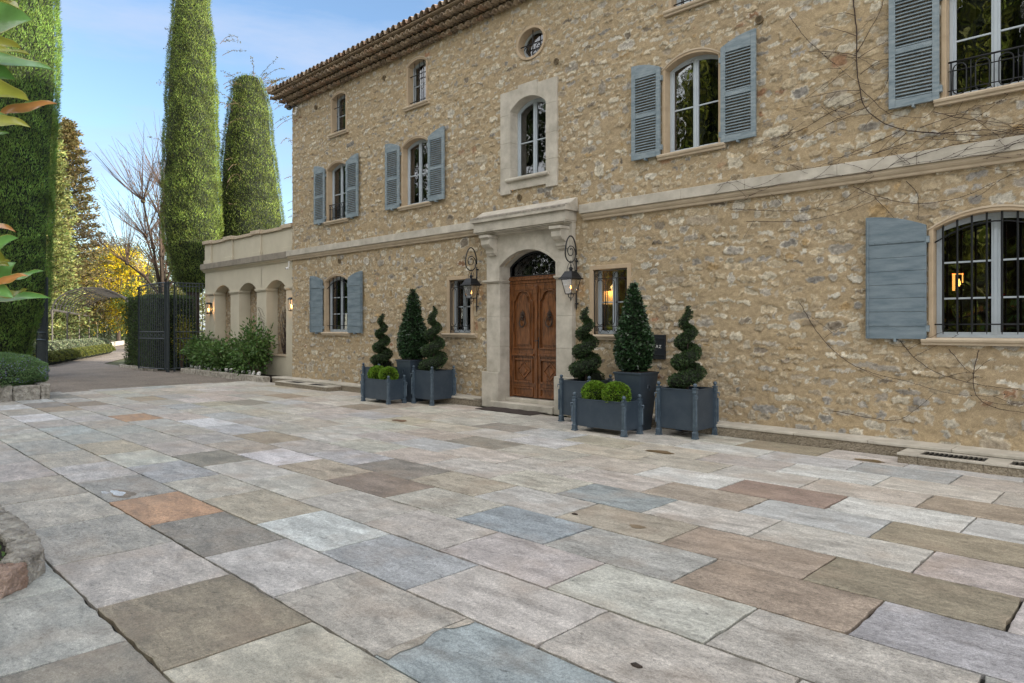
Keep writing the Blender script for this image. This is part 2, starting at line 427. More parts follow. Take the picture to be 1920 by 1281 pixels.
class MB:
    def __init__(s): s.v = []; s.f = []
    def add(s, vs, fs):
        b = len(s.v); s.v += [tuple(p) for p in vs]; s.f += [tuple(i + b for i in f) for f in fs]; return s
    def box(s, x0, x1, y0, y1, z0, z1):
        v = [(x, y, z) for z in (z0, z1) for y in (y0, y1) for x in (x0, x1)]
        return s.add(v, [(0, 2, 3, 1), (4, 5, 7, 6), (0, 1, 5, 4), (2, 6, 7, 3), (0, 4, 6, 2), (1, 3, 7, 5)])
    def obox(s, c, ax, ay, az):
        c, ax, ay, az = map(Vector, (c, ax, ay, az))
        v = [c + ax * i + ay * j + az * k for k in (-.5, .5) for j in (-.5, .5) for i in (-.5, .5)]
        return s.add(v, [(0, 2, 3, 1), (4, 5, 7, 6), (0, 1, 5, 4), (2, 6, 7, 3), (0, 4, 6, 2), (1, 3, 7, 5)])
    def frustum(s, c, z0, z1, a0, a1, b0=None, b1=None):
        b0 = a0 if b0 is None else b0; b1 = a1 if b1 is None else b1
        x, y = c
        v = [(x + i * a0, y + j * b0, z0) for i, j in ((-1, -1), (1, -1), (1, 1), (-1, 1))] + [(x + i * a1, y + j * b1, z1) for i, j in ((-1, -1), (1, -1), (1, 1), (-1, 1))]
        return s.add(v, [(3, 2, 1, 0), (4, 5, 6, 7), (0, 1, 5, 4), (1, 2, 6, 5), (2, 3, 7, 6), (3, 0, 4, 7)])
    def tube(s, pts, r, n=6, closed=False):
        pts = [Vector(p) for p in pts]; k = len(pts)
        rr = r if isinstance(r, (list, tuple)) else [r] * k
        vs = []; up = None
        for i, p in enumerate(pts):
            a = pts[i - 1] if (i or closed) else p
            b = pts[(i + 1) % k] if (i < k - 1 or closed) else p
            d = (b - a)
            d = d.normalized() if d.length > 1e-9 else Vector((0, 0, 1))
            if up is None: up = Vector((0, 0, 1)) if abs(d.z) < .9 else Vector((1, 0, 0))
            u = d.cross(up)
            if u.length < 1e-4: u = d.orthogonal()
            u.normalize(); w_ = u.cross(d); up = w_
            for j in range(n):
                t = 2 * math.pi * j / n
                vs.append(p + u * math.cos(t) * rr[i] + w_ * math.sin(t) * rr[i])
        fs = []
        for i in range(k if closed else k - 1):
            for j in range(n):
                a0 = i * n + j; a1 = i * n + (j + 1) % n; i2 = (i + 1) % k
                fs.append((a0, a1, i2 * n + (j + 1) % n, i2 * n + j))
        if not closed: fs.append(tuple(range(n - 1, -1, -1))); fs.append(tuple((k - 1) * n + j for j in range(n)))
        return s.add(vs, fs)
    def lathe(s, c, prof, n=16, ang=0):
        x, y, z = c; vs = []
        for r, h in prof:
            for j in range(n):
                t = 2 * math.pi * j / n + ang
                vs.append((x + r * math.cos(t), y + r * math.sin(t), z + h))
        fs = []
        for i in range(len(prof) - 1):
            for j in range(n):
                fs.append((i * n + j, i * n + (j + 1) % n, (i + 1) * n + (j + 1) % n, (i + 1) * n + j))
        fs.append(tuple(range(n - 1, -1, -1))); fs.append(tuple((len(prof) - 1) * n + j for j in range(n)))
        return s.add(vs, fs)
    def prism(s, poly, y0, y1):            # poly of (x,z) extruded along Y
        n = len(poly)
        vs = [(x, y0, z) for x, z in poly] + [(x, y1, z) for x, z in poly]
        fs = [tuple(range(n)), tuple(range(2 * n - 1, n - 1, -1))]
        fs += [(i, i + n, (i + 1) % n + n, (i + 1) % n) for i in range(n)]
        return s.add(vs, fs)
    def prismx(s, poly, x0, x1):           # poly of (y,z) extruded along X
        n = len(poly)
        vs = [(x0, y, z) for y, z in poly] + [(x1, y, z) for y, z in poly]
        fs = [tuple(range(n)), tuple(range(2 * n - 1, n - 1, -1))]
        fs += [(i, i + n, (i + 1) % n + n, (i + 1) % n) for i in range(n)]
        return s.add(vs, fs)
    def prismz(s, poly, z0, z1):
        n = len(poly)
        vs = [(x, y, z0) for x, y in poly] + [(x, y, z1) for x, y in poly]
        fs = [tuple(range(n)), tuple(range(2 * n - 1, n - 1, -1))]
        fs += [(i, i + n, (i + 1) % n + n, (i + 1) % n) for i in range(n)]
        return s.add(vs, fs)
    def ring(s, po, pi, y0, y1, closed=True):   # frame between two outlines with equal counts
        n = len(po)
        vs = [(x, y0, z) for x, z in po] + [(x, y0, z) for x, z in pi] + [(x, y1, z) for x, z in po] + [(x, y1, z) for x, z in pi]
        fs = []
        rngi = range(n if closed else n - 1)
        for i in rngi:
            j = (i + 1) % n
            fs += [(i, j, n + j, n + i), (2 * n + i, 3 * n + i, 3 * n + j, 2 * n + j), (i, 2 * n + i, 2 * n + j, j), (n + i, n + j, 3 * n + j, 3 * n + i)]
        if not closed:
            fs += [(0, n, 3 * n, 2 * n), (n - 1, 3 * n - 1, 4 * n - 1, 2 * n - 1)]
        return s.add(vs, fs)
    def ball(s, c, r, nu=10, nv=7, sz=1):
        return s.lathe((c[0], c[1], c[2]), [(max(r * math.sin(math.pi * i / nv), .0005), -r * sz * math.cos(math.pi * i / nv)) for i in range(nv + 1)], nu)
    def build(s, name, mat, parent=None, bevel=0, smooth=False, label=None):
        me = bpy.data.meshes.new(name)
        off = wloc(parent)
        me.from_pydata([(x - off.x, y - off.y, z - off.z) for x, y, z in s.v], [], s.f)
        me.materials.append(mat)
        import bmesh
        bm = bmesh.new(); bm.from_mesh(me); bmesh.ops.recalc_face_normals(bm, faces=bm.faces); bm.to_mesh(me); bm.free()
        if smooth: me.polygons.foreach_set('use_smooth', [True] * len(me.polygons))
        o = bpy.data.objects.new(name, me); link(o, parent)
        if bevel:
            b = o.modifiers.new('bevel', 'BEVEL'); b.width = bevel; b.segments = 2; b.limit_method = 'ANGLE'; b.angle_limit = R(40)
        if label: o['label'] = label
        return o

def npmesh(name, V, F, mat, parent=None, col=None, smooth=False, seed=None):
    V = np.asarray(V, np.float32); F = np.asarray(F, np.int32)
    off = wloc(parent); V = V - np.array([off.x, off.y, off.z], np.float32)
    me = bpy.data.meshes.new(name); k = F.shape[1]
    me.vertices.add(len(V)); me.vertices.foreach_set('co', V.ravel())
    me.loops.add(F.size); me.loops.foreach_set('vertex_index', F.ravel())
    me.polygons.add(len(F)); me.polygons.foreach_set('loop_start', np.arange(0, F.size, k, dtype=np.int32))
    try: me.polygons.foreach_set('loop_total', np.full(len(F), k, np.int32))
    except Exception: pass
    if smooth: me.polygons.foreach_set('use_smooth', np.ones(len(F), bool))
    me.update(calc_edges=True); me.validate()
    for nm, c in (('Col', col), ('Seed', seed)):
        if c is not None:
            a = me.color_attributes.new(nm, 'FLOAT_COLOR', 'POINT')
            cc = np.ones((len(V), 4), np.float32); cc[:, :3] = c
            a.data.foreach_set('color', cc.ravel())
    me.materials.append(mat)
    o = bpy.data.objects.new(name, me); link(o, parent)
    return o

def nrm(a): return a / np.maximum(np.linalg.norm(a, axis=1, keepdims=True), 1e-9)

def leaves(name, P, D, Ln, Wd, col, mat, parent=None, S=None):
    """one small pointed leaf per row of P, along D"""
    P = np.asarray(P, float); D = nrm(np.asarray(D, float)); n = len(P)
    if S is None: S = rng.normal(size=(n, 3))
    S = nrm(S - D * (S * D).sum(1, keepdims=True))
    Ln = np.broadcast_to(np.asarray(Ln, float), (n,))[:, None]; Wd = np.broadcast_to(np.asarray(Wd, float), (n,))[:, None]
    Nn = np.cross(D, S)
    V = np.stack([P, P + D * Ln * .45 + S * Wd * .5 + Nn * Wd * .12, P + D * Ln, P + D * Ln * .45 - S * Wd * .5 + Nn * Wd * .12], 1).reshape(-1, 3)
    F = np.arange(4 * n).reshape(-1, 4)
    col = np.broadcast_to(np.asarray(col, float), (n, 3))
    return npmesh(name, V, F, mat, parent, np.repeat(col, 4, 0))

def colvar(n, base=(1, 1, 1), v=.35, hue=.15):
    b = 1 + v * (rng.random((n, 1)) * 2 - 1)
    h = 1 + hue * (rng.random((n, 3)) * 2 - 1) * np.array([1, .4, .8])
    return np.array(base) * b * h

def vnoise(shape, cells, seed=0):
    """smooth value noise in 0..1 on a grid"""
    g = np.random.default_rng(seed); cy, cx = max(2, int(cells[0])), max(2, int(cells[1]))
    G = g.random((cy + 2, cx + 2))
    y = np.linspace(0, cy, shape[0], endpoint=False); x = np.linspace(0, cx, shape[1], endpoint=False)
    yi = y.astype(int); xi = x.astype(int); fy = y - yi; fx = x - xi
    fy = fy * fy * (3 - 2 * fy); fx = fx * fx * (3 - 2 * fx)
    a = G[yi][:, xi]; b = G[yi][:, xi + 1]; c = G[yi + 1][:, xi]; d = G[yi + 1][:, xi + 1]
    fy = fy[:, None]; fx = fx[None]
    return (a * (1 - fx) + b * fx) * (1 - fy) + (c * (1 - fx) + d * fx) * fy

def n3(P, s, seed=0):
    """cheap 3d waviness for displacing crowns, about -1..1"""
    g = np.random.default_rng(seed); o = np.zeros(len(P))
    for i in range(7):
        k = g.normal(size=3); k /= np.linalg.norm(k); f = s * (.7 + 1.3 * g.random())
        o += np.sin(P @ k * f + g.random() * 6.28)
    return o / 3.2

def copy_tree(o, parent=None):
    c = o.copy(); SC.collection.objects.link(c); c.parent = parent
    for ch in list(o.children): copy_tree(ch, c)
    return c

def arch(c, hw, z0, zs, zc, n=12):
    """outline of an opening with a segmental top: starts bottom left, clockwise"""
    pts = [(c - hw, z0)]
    if zc - zs < .005:
        return pts + [(c - hw, zs), (c + hw, zs), (c + hw, z0)]
    h = zc - zs; r = (hw * hw + h * h) / (2 * h); a = math.asin(min(1, hw / r))
    for i in range(n + 1):
        t = -a + 2 * a * i / n
        pts.append((c + r * math.sin(t), zc - r + r * math.cos(t)))
    return pts + [(c + hw, z0)]
WY = 9.82     # wall plane
#@@STRUCT
# ------------------------------------------------------------ ground sheets
def sheet(name, x0, x1, y0, y1, z, mat, kind='structure'):
    o = MB().add([(x0, y0, z), (x1, y0, z), (x1, y1, z), (x0, y1, z)], [(0, 1, 2, 3)]).build(name, mat)
    return tag(o, kind=kind)
M['grass'] = pm('grass', (.055, .075, .025), .95, .5, .6, .8, 40, col2=(.09, .085, .04), bdist=.05)
sheet('ground', -400, 400, -400, 400, -.045, M['grass'])
gr = MB()
gr.add([(-27, -2, -.012), (-19.6, -2, -.012), (-19.6, 9.6, -.012), (-27, 9.6, -.012)], [(0, 1, 2, 3)])
gr.add([(-27, 4.9, -.012), (-27, 9.1, -.012), (-34, 9.2, -.012), (-42, 12.9, -.012), (-52, 17, -.012), (-82, 28, -.012), (-82, 22, -.012), (-48, 10.2, -.012), (-36, 7.4, -.012), (-33, 5.6, -.012)], [tuple(range(9, -1, -1))])
tag(gr.build('gravel_drive', M['gravel']), kind='structure')
tag(MB().box(-20.2, 5.2, -6.5, 9.46, -.042, -.030).build('paving_joints', pm('joint', (.025, .023, .018), .95, .4, 6, .5, 50)), kind='structure')

# paving slabs: running courses parallel to the house, each slab its own stone colour
PAL = dict(pale=(.50, .47, .425), grey=(.43, .41, .375), warm=(.47, .43, .37), orange=(.44, .285, .175), gbrown=(.30, .275, .235), tan=(.335, .28, .21),
           white=(.57, .565, .55), dbrown=(.25, .21, .175), beige=(.43, .38, .305), blue=(.335, .36, .37), red=(.36, .26, .23), pink=(.475, .435, .385), bluegrey=(.44, .44, .43))
SPOT = {
'orange': [(-6.53, 2.23), (-13.32, 4.15)], 'gbrown': [(-5.35, 2.22), (-6.21, 4.89), (-8.14, 3.34), (-16.56, 3.56)],
'tan': [(-3.83, 1.52), (-2.26, 4.72), (-1.77, 4.11), (-1.21, 4.77), (-1.26, 5.9), (-1.35, 6.92), (-16.7, 4.12), (-9.97, 4.98), (-14.79, 8.04), (-3.78, 8.81), (-16.42, 5.45), (-12.1, 7.8), (-17.5, 6.9)],
'white': [(-4.87, 2.88), (-3.86, 6.45), (-14.59, 2.92), (-3.21, 8.38), (-2.62, 7.72), (-17.2, 3.0)],
'dbrown': [(-5.93, 4.15)], 'beige': [(-5.94, 2.91), (-3.34, 4.75), (-6.92, 4.02), (-4.87, 4.54), (-3.24, 5.99), (-14.03, 5.76)],
'blue': [(-3.86, 4.14), (-2.37, 2.39), (-3.77, 5.32)], 'red': [(-2.77, 6.45)],
'pink': [(-3.17, 2.74), (-5.06, 1.55), (-1.22, 3.75), (-0.92, 5.31), (-11.0, 4.77), (-1.82, 7.52), (-6.92, 1.6)],
'bluegrey': [(-10.28, 4.54), (-4.01, 2.87), (-1.23, 4.2), (-2.17, 5.78), (-1.14, 6.58)]}
KJ = {-1: [-3.88], 0: [-9.88, -8.72, -7.6, -6.53, -5.43, -4.44, -3.41], 1: [-12.49, -11.58, -10.31, -9.21, -8.15, -7.04, -5.99, -4.89, -3.88, -2.84],
2: [-15.12, -13.92, -12.93, -11.85, -10.81, -9.7, -8.66, -7.53, -6.51, -5.41, -4.41, -3.41, -2.34, -1.26], 3: [-8.08, -6.97, -5.89, -4.82, -3.85, -2.82, -1.75, -0.67],
4: [-15.91, -14.9, -13.86, -12.79, -11.7, -10.6, -9.59, -8.55, -7.51, -6.45, -5.39, -4.38, -3.4, -2.32, -1.27], 5: [-11.24, -10.1, -8.98, -7.97, -6.91, -5.84, -4.83, -3.82, -2.8, -1.75, -0.69],
6: [-8.46, -7.4, -6.38, -5.29, -4.35, -3.37, -2.4, -1.29], 7: [-7.9, -6.86, -5.8, -4.8, -3.8, -2.79, -1.74], 8: [-4.31, -3.32, -2.29, -1.27], 9: [-3.76, -2.77, -1.73], 10: [-4.26, -3.28, -2.27, -1.27], 11: [-3.8, -2.74, -1.74]}
def course_edges():
    ys = [1.94 + .62 * k for k in range(0, 12)] + [9.43]
    lo = [1.16]
    y = 1.16
    while y > -6.3:
        y -= random.choice([.62, .7, .78]); lo.append(y)
    return sorted(lo) + ys
CE = course_edges(); i0 = min(range(len(CE)), key=lambda i: abs(CE[i] - 1.16))
Vp, Fp, Cp, Sp = [], [], [], []
def add_slab(x0, x1, y0, y1, colr, z=0.0):
    g = .0048; e = .006
    zz = z + random.uniform(-.0018, .0018); tl = (random.uniform(-.0012, .0012), random.uniform(-.0012, .0012))
    def side(a, b, n):
        out = []
        for i in range(n):
            t = i / n
            out.append((a[0] + (b[0] - a[0]) * t, a[1] + (b[1] - a[1]) * t))
        return out
    nx, ny = 12, 8
    pts = side((x0, y0), (x1, y0), nx) + side((x1, y0), (x1, y1), ny) + side((x1, y1), (x0, y1), nx) + side((x0, y1), (x0, y0), ny)
    cx, cy = (x0 + x1) / 2, (y0 + y1) / 2
    def inset(p, d):
        j = random.random() ** 5 * .014
        sx = (1 if p[0] < cx else -1) if (abs(p[0] - x0) < 1e-6 or abs(p[0] - x1) < 1e-6) else 0
        sy = (1 if p[1] < cy else -1) if (abs(p[1] - y0) < 1e-6 or abs(p[1] - y1) < 1e-6) else 0
        return (p[0] + sx * (d + j), p[1] + sy * (d + j))
    o1 = [inset(p, g + random.random() * .0015) for p in pts]
    o2 = [(p[0] + (cx - p[0]) * e / max(.1, abs(cx - p[0])) * (abs(cx - p[0]) > .04), p[1] + (cy - p[1]) * e / max(.1, abs(cy - p[1])) * (abs(cy - p[1]) > .04)) for p in o1]
    b = len(Vp); n = len(pts)
    Vp.extend([(p[0], p[1], -.034) for p in o1]); Vp.extend([(p[0], p[1], zz - .0035) for p in o1])
    Vp.extend([(p[0], p[1], zz + (p[0] - cx) * tl[0] + (p[1] - cy) * tl[1]) for p in o2])
    for i in range(n):
        j = (i + 1) % n
        Fp.append((b + i, b + j, b + n + j, b + n + i)); Fp.append((b + n + i, b + n + j, b + 2 * n + j, b + 2 * n + i))
    Fp.append(tuple(b + 2 * n + i for i in range(n)))
    s = [random.random() for _ in range(3)]
    Cp.extend([colr] * (3 * n)); Sp.extend([s] * (3 * n))
for ci in range(len(CE) - 1):
    y0, y1 = CE[ci], CE[ci + 1]; k = ci - i0
    if y1 - y0 < .03: continue
    base = -2.84 if k % 2 else -2.34
    if k in KJ:
        js = list(KJ[k]); a = min(js); b = max(js)
    else:
        js = [base + random.uniform(-.1, .1)]; a = b = js[0]
    while a > -19.6: a -= 1.05 + random.uniform(-.12, .12); js.append(a)
    while b < 5: b += 1.05 + random.uniform(-.12, .12); js.append(b)
    js = sorted(max(-19.95, min(5, j)) for j in js)
    for x0, x1 in zip(js[:-1], js[1:]):
        if x1 - x0 < .1: continue
        if x0 < -10.3 and y1 < -2: continue
        kk = None
        for nm, L_ in SPOT.items():
            for (sx, sy) in L_:
                if x0 < sx < x1 and y0 < sy < y1: kk = nm
        if kk is None: kk = random.choices(['pale', 'grey', 'warm', 'pink', 'bluegrey', 'beige', 'gbrown', 'white', 'tan', 'blue'], [34, 19, 18, 12, 8, 5, 1.5, 3, 1.5, .8])[0]
        v = random.uniform(.92, 1.14); hu = [random.uniform(.97, 1.03) for _ in range(3)]
        add_slab(x0, x1, y0, y1, tuple(c * v * h for c, h in zip(PAL[kk], hu)))
def blob(cx, cy, rx, ry, colr, z=.0035, n=26, rough=.25):
    b = len(Vp); a0 = random.random() * 6
    for i in range(n):
        t = 2 * math.pi * i / n
        r = 1 + rough * (math.sin(3 * t + a0) * .5 + math.sin(5 * t + a0 * 2) * .35 + random.uniform(-.25, .25))
        Vp.append((cx + rx * r * math.cos(t), cy + ry * r * math.sin(t), z))
        Cp.append(colr); Sp.append([random.random()] * 3 if i == 0 else Sp[-1])
    Fp.append(tuple(range(b, b + n)))
blob(-4.82, 7.64, .20, .10, (.15, .10, .045)); blob(-2.72, 8.90, .17, .08, (.16, .11, .05)); blob(-3.15, 4.66, .065, .045, (.20, .15, .09))
blob(-7.36, 2.11, .15, .05, (.62, .66, .70)); blob(-7.46, 2.03, .07, .03, (.62, .66, .70)); blob(-7.3, 2.13, .22, .09, (.27, .22, .17), .0028)
blob(-9.6, 7.1, .17, .09, (.20, .12, .07)); PATCH_A = [(-2.83, 1.95), (-2.83, 2.07), (-2.83, 2.26), (-2.82, 2.44), (-2.82, 2.54), (-2.76, 2.54), (-2.76, 2.5), (-2.77, 2.46), (-2.78, 2.41), (-2.82, 2.37), (-2.82, 2.3), (-2.79, 2.24), (-2.76, 2.18), (-2.76, 2.11), (-2.77, 2.05), (-2.76, 2.0), (-2.74, 1.96)]
b0 = len(Vp); Vp.extend([(x, y, .0034) for x, y in PATCH_A]); Cp.extend([(.44, .39, .32)] * len(PATCH_A)); Sp.extend([[.3, .6, .2]] * len(PATCH_A)); Fp.append(tuple(range(b0, b0 + len(PATCH_A))))
me = bpy.data.meshes.new('paving'); me.from_pydata(Vp, [], Fp)
for nm, c in (('Col', Cp), ('Seed', Sp)):
    a = me.color_attributes.new(nm, 'FLOAT_COLOR', 'POINT'); cc = np.ones((len(Vp), 4), np.float32); cc[:, :3] = np.array(c) * (np.array([1.11, 1.12, 1.13]) if nm == 'Col' else 1)
    a.data.foreach_set('color', cc.ravel())
me.materials.append(M['slab']); po = link(bpy.data.objects.new('paving', me)); tag(po, kind='structure')
# litter on the slabs
for i, (x, y, a, kk) in enumerate([(-2.03, 2.45, .4, 0), (-3.62, 4.37, .8, 1), (-6.2, 2.4, 1.2, 1), (-3.9, 7.4, .2, 1), (-5.0, 1.62, 2, 1)]):
    pass

# ------------------------------------------------------------ the house
HOUSE = empty('stone_house', (-9, 9.8, 0), 'three storey tan rubble stone country house with grey blue shutters and a clay tile roof', 'house')
# openings: (centre, half width of hole, sill z, spring z, crown z)
OP = dict(T1=(-15.93, .33, 6.70, 7.62, 7.71), T2=(-12.62, .33, 6.70, 7.62, 7.71), T3=(-5.61, .36, 6.72, 7.62, 7.71), T4=(-1.63, .36, 6.72, 7.62, 7.71),
          M1=(-16.03, .46, 4.41, 5.78, 5.92), M2=(-12.69, .47, 4.41, 5.78, 5.92), M4=(-5.62, .47, 4.41, 5.78, 5.92), M5=(-1.64, .48, 4.41, 5.78, 5.92),
          G1=(-16.04, .56, 1.46, 2.79, 2.94), G4=(-1.64, .62, 1.46, 2.81, 2.97), G2=(-11.14, .35, 1.46, 2.61, 2.61), G3=(-7.2, .365, 1.46, 2.61, 2.61),
          M3=(-9.13, .47, 4.54, 5.86, 6.06), DOOR=(-9.09, .74, -1, 2.72, 3.06))
step = .0128
GX0, GX1, GZ0, GZ1 = -18.42, 2.2, .0, 8.02
nx, nz = int((GX1 - GX0) / step), int((GZ1 - GZ0) / step)
X = np.linspace(GX0, GX1, nx); Z = np.linspace(GZ0, GZ1, nz)
HT = np.zeros((nz, nx), np.float32); COL = np.zeros((nz, nx, 3), np.float32)
XX, ZZ = np.meshgrid(X, Z)
big = vnoise((nz, nx), (5, 12), 3) * .6 + vnoise((nz, nx), (22, 50), 4) * .4
mid = vnoise((nz, nx), (nz // 5, nx // 5), 5); fin = rng.random((nz, nx))
mort = np.array([.44, .342, .215]); mort2 = np.array([.36, .282, .185])
COL[:] = mort * (1 - big[..., None]) + mort2 * big[..., None]
COL *= (.93 + .13 * mid[..., None]) * (.94 + .12 * fin[..., None])
HT += (mid - .5) * .012 + (fin - .5) * .002 + (vnoise((nz, nx), (nz // 14, nx // 14), 6) - .5) * .014
SPAL = [((.58, .52, .41), 28), ((.52, .43, .30), 26), ((.45, .365, .25), 18), ((.43, .395, .345), 15), ((.31, .29, .265), 8), ((.45, .32, .17), 4), ((.25, .21, .165), 3.5), ((.34, .20, .12), 1.0), ((.60, .56, .48), 6)]
SPC = np.array([s[0] for s in SPAL]); SPW = np.array([s[1] for s in SPAL]); SPW = SPW / SPW.sum()
wobx = (vnoise((nz, nx), (nz // 5, nx // 5), 8) - .5) + (vnoise((nz, nx), (nz // 2, nx // 2), 18) - .5) * 1.1; wobz = (vnoise((nz, nx), (nz // 4, nx // 4), 9) - .5) + (vnoise((nz, nx), (nz // 2, nx // 2), 19) - .5) * 1.1
pitn = vnoise((nz, nx), (nz // 2, nx // 2), 21)
z = .03
while z < 8.0:
    upper = z > 3.7
    rh = random.uniform(.06, .125) if upper else random.uniform(.06, .13)
    if z < .35: rh = random.uniform(.12, .19)
    x = GX0 - random.random() * .2
    while x < GX1:
        elong = 1.0 + .9 * max(0, min(1, (x + 9) / 5)) * (0 if upper else 1)
        wd = random.choice([.05, .08, .10, .13, .15, .18, .22]) * random.uniform(.85, 1.2) * (.75 + .32 * elong)
        hh = rh * random.uniform(.55, 1.05)
        if random.random() < .05: wd *= 1.7; hh *= 1.7
        if random.random() < .14: wd *= .5; hh *= .6
        cx, cz = x + wd / 2, z + rh / 2 + random.uniform(-.03, .03) + .02 * math.sin(x * 3)
        if random.random() < .88:
            a, b = wd / 2, hh / 2; an = random.uniform(-.16, .16); ca, sa = math.cos(an), math.sin(an); p = random.uniform(2.1, 5.0)
            i0_, i1_ = max(0, int((cx - a - .06 - GX0) / step)), min(nx, int((cx + a + .06 - GX0) / step) + 2)
            k0, k1 = max(0, int((cz - b - .06 - GZ0) / step)), min(nz, int((cz + b + .06 - GZ0) / step) + 2)
            if i1_ > i0_ and k1 > k0:
                sx = XX[k0:k1, i0_:i1_] - cx + wobx[k0:k1, i0_:i1_] * .036; sz = ZZ[k0:k1, i0_:i1_] - cz + wobz[k0:k1, i0_:i1_] * .034
                u = (sx * ca + sz * sa) / a; v_ = (-sx * sa + sz * ca) / b
                d = (np.abs(u) ** p + np.abs(v_) ** p) ** (1 / p)
                m = np.clip((1.06 - d) / .12, 0, 1); m = m * m * (3 - 2 * m)
                vis = random.choice([1, 1, 1, .9, .75, .5])
                c = SPC[rng.choice(len(SPC), p=SPW)] * random.uniform(.85, 1.13)
                if z < .5: c = c * .6 + np.array([.33, .32, .30]) * .4
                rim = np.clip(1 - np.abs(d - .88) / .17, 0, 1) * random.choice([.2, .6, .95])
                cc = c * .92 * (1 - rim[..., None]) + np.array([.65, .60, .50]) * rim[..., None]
                cc = cc * (.78 + .44 * mid[k0:k1, i0_:i1_, None]) * (1 - .42 * np.clip(pitn[k0:k1, i0_:i1_, None] - .62, 0, 1) / .38) * (.9 + .2 * fin[k0:k1, i0_:i1_, None])
                mm = (m * vis)[..., None]
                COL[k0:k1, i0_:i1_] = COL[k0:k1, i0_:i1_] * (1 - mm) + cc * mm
                if random.random() < .5: COL[k0:k1, i0_:i1_] *= (1 - .22 * np.clip(1 - np.abs(d - 1.16) / .12, 0, 1) * (sz < 0))[..., None]  # painted shade: darker mortar line below half of the stones
                dome = random.uniform(-.008, .013); tx_ = random.uniform(-.008, .008); tz_ = random.uniform(-.009, .009)
                rimgap = np.clip(1 - np.abs(d - 1.12) / .16, 0, 1) * random.choice([0, .004, .010])
                HT[k0:k1, i0_:i1_] += m * (dome + tx_ * u + tz_ * v_ + (pitn[k0:k1, i0_:i1_] - .6) * .010) - rimgap * .8
        x += wd + random.uniform(.020, .070) + (random.uniform(.02, .08) if random.random() < .22 else 0)
    z += rh + random.uniform(.006, .026)
V = np.stack([XX, WY - HT, ZZ], -1).reshape(-1, 3)
idx = np.arange(nx * nz).reshape(nz, nx)
F = np.stack([idx[:-1, :-1], idx[:-1, 1:], idx[1:, 1:], idx[1:, :-1]], -1)
fx = (XX[:-1, :-1] + step / 2); fz = (ZZ[:-1, :-1] + step / 2)
keep = np.ones(fx.shape, bool)
def hole(c, hw, z0, zs, zc, m=.025):
    global keep
    h = max(zc - zs, 1e-3); top = np.where(np.abs(fx - c) < hw + m, zs + h * (1 - ((fx - c) / (hw + m)) ** 2), -9)
    keep &= ~((np.abs(fx - c) < hw + m) & (fz > z0 - m) & (fz < top + m))
for k, o in OP.items(): hole(*o)
keep &= ~((((fx + 9.08) / .365) ** 2 + ((fz - 7.09) / .305) ** 2) < 1)
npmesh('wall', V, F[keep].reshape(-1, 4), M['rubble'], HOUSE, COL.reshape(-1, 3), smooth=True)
# rest of the shell
sh = MB()
sh.box(GX0 - .0, GX0 + .5, WY + .005, 21.6, 0, 8.02)
sh.box(GX1, 14.0, WY, WY + .5, 0, 8.02); sh.box(13.5, 14.0, WY + .5, 21.6, 0, 8.02); sh.box(GX0 + .5, 13.5, 21.1, 21.6, 0, 8.02)
sh.build('outer_wall', M['rubble_plain'], HOUSE)

# string course: jointed blocks over a moulded bead
for xa, xb in ((-18.56, -10.44), (-7.80, 13.9)):
    b = MB(); x = xa
    while x < xb - .05:
        x2 = min(xb, x + random.uniform(.95, 1.35))
        b.box(x + .0012, x2 - .0012, 9.695, 9.86, 3.625, 3.785 + random.uniform(-.002, .002)); x = x2
    o = b.build('string_course', M['cutstone'], HOUSE, bevel=.006)
    prof = [(9.86, 3.51), (9.775, 3.51), (9.768, 3.525), (9.765, 3.545), (9.745, 3.56), (9.728, 3.585), (9.722, 3.622), (9.86, 3.622)]
    MB().prismx(prof, xa + .03, xb).build('string_moulding', M['sillstone'], HOUSE, bevel=.003)
MB().box(-18.555, -18.40, 9.86, 21.6, 3.51, 3.785).build('string_course', M['cutstone'], HOUSE, bevel=.006)

# kerb along the wall
for xa, xb in ((-18.9, -10.32), (-7.86, 13.0)):
    tag(MB().box(xa, xb, 9.445, 9.84, -.03, .118).build('kerb', M['roughcast'], bevel=.012), kind='structure')
    x = xa; b = MB()
    while x < xb - .02:
        x2 = min(xb, x + random.uniform(.75, 1.2)); q = random.uniform(-.004, .004)
        b.box(x + .002, x2 - .002, 9.432 + q, 9.835, .119, .162 + q * .5); x = x2
    tag(b.build('kerb_cap', M['cutstone'], bevel=.01), kind='structure')

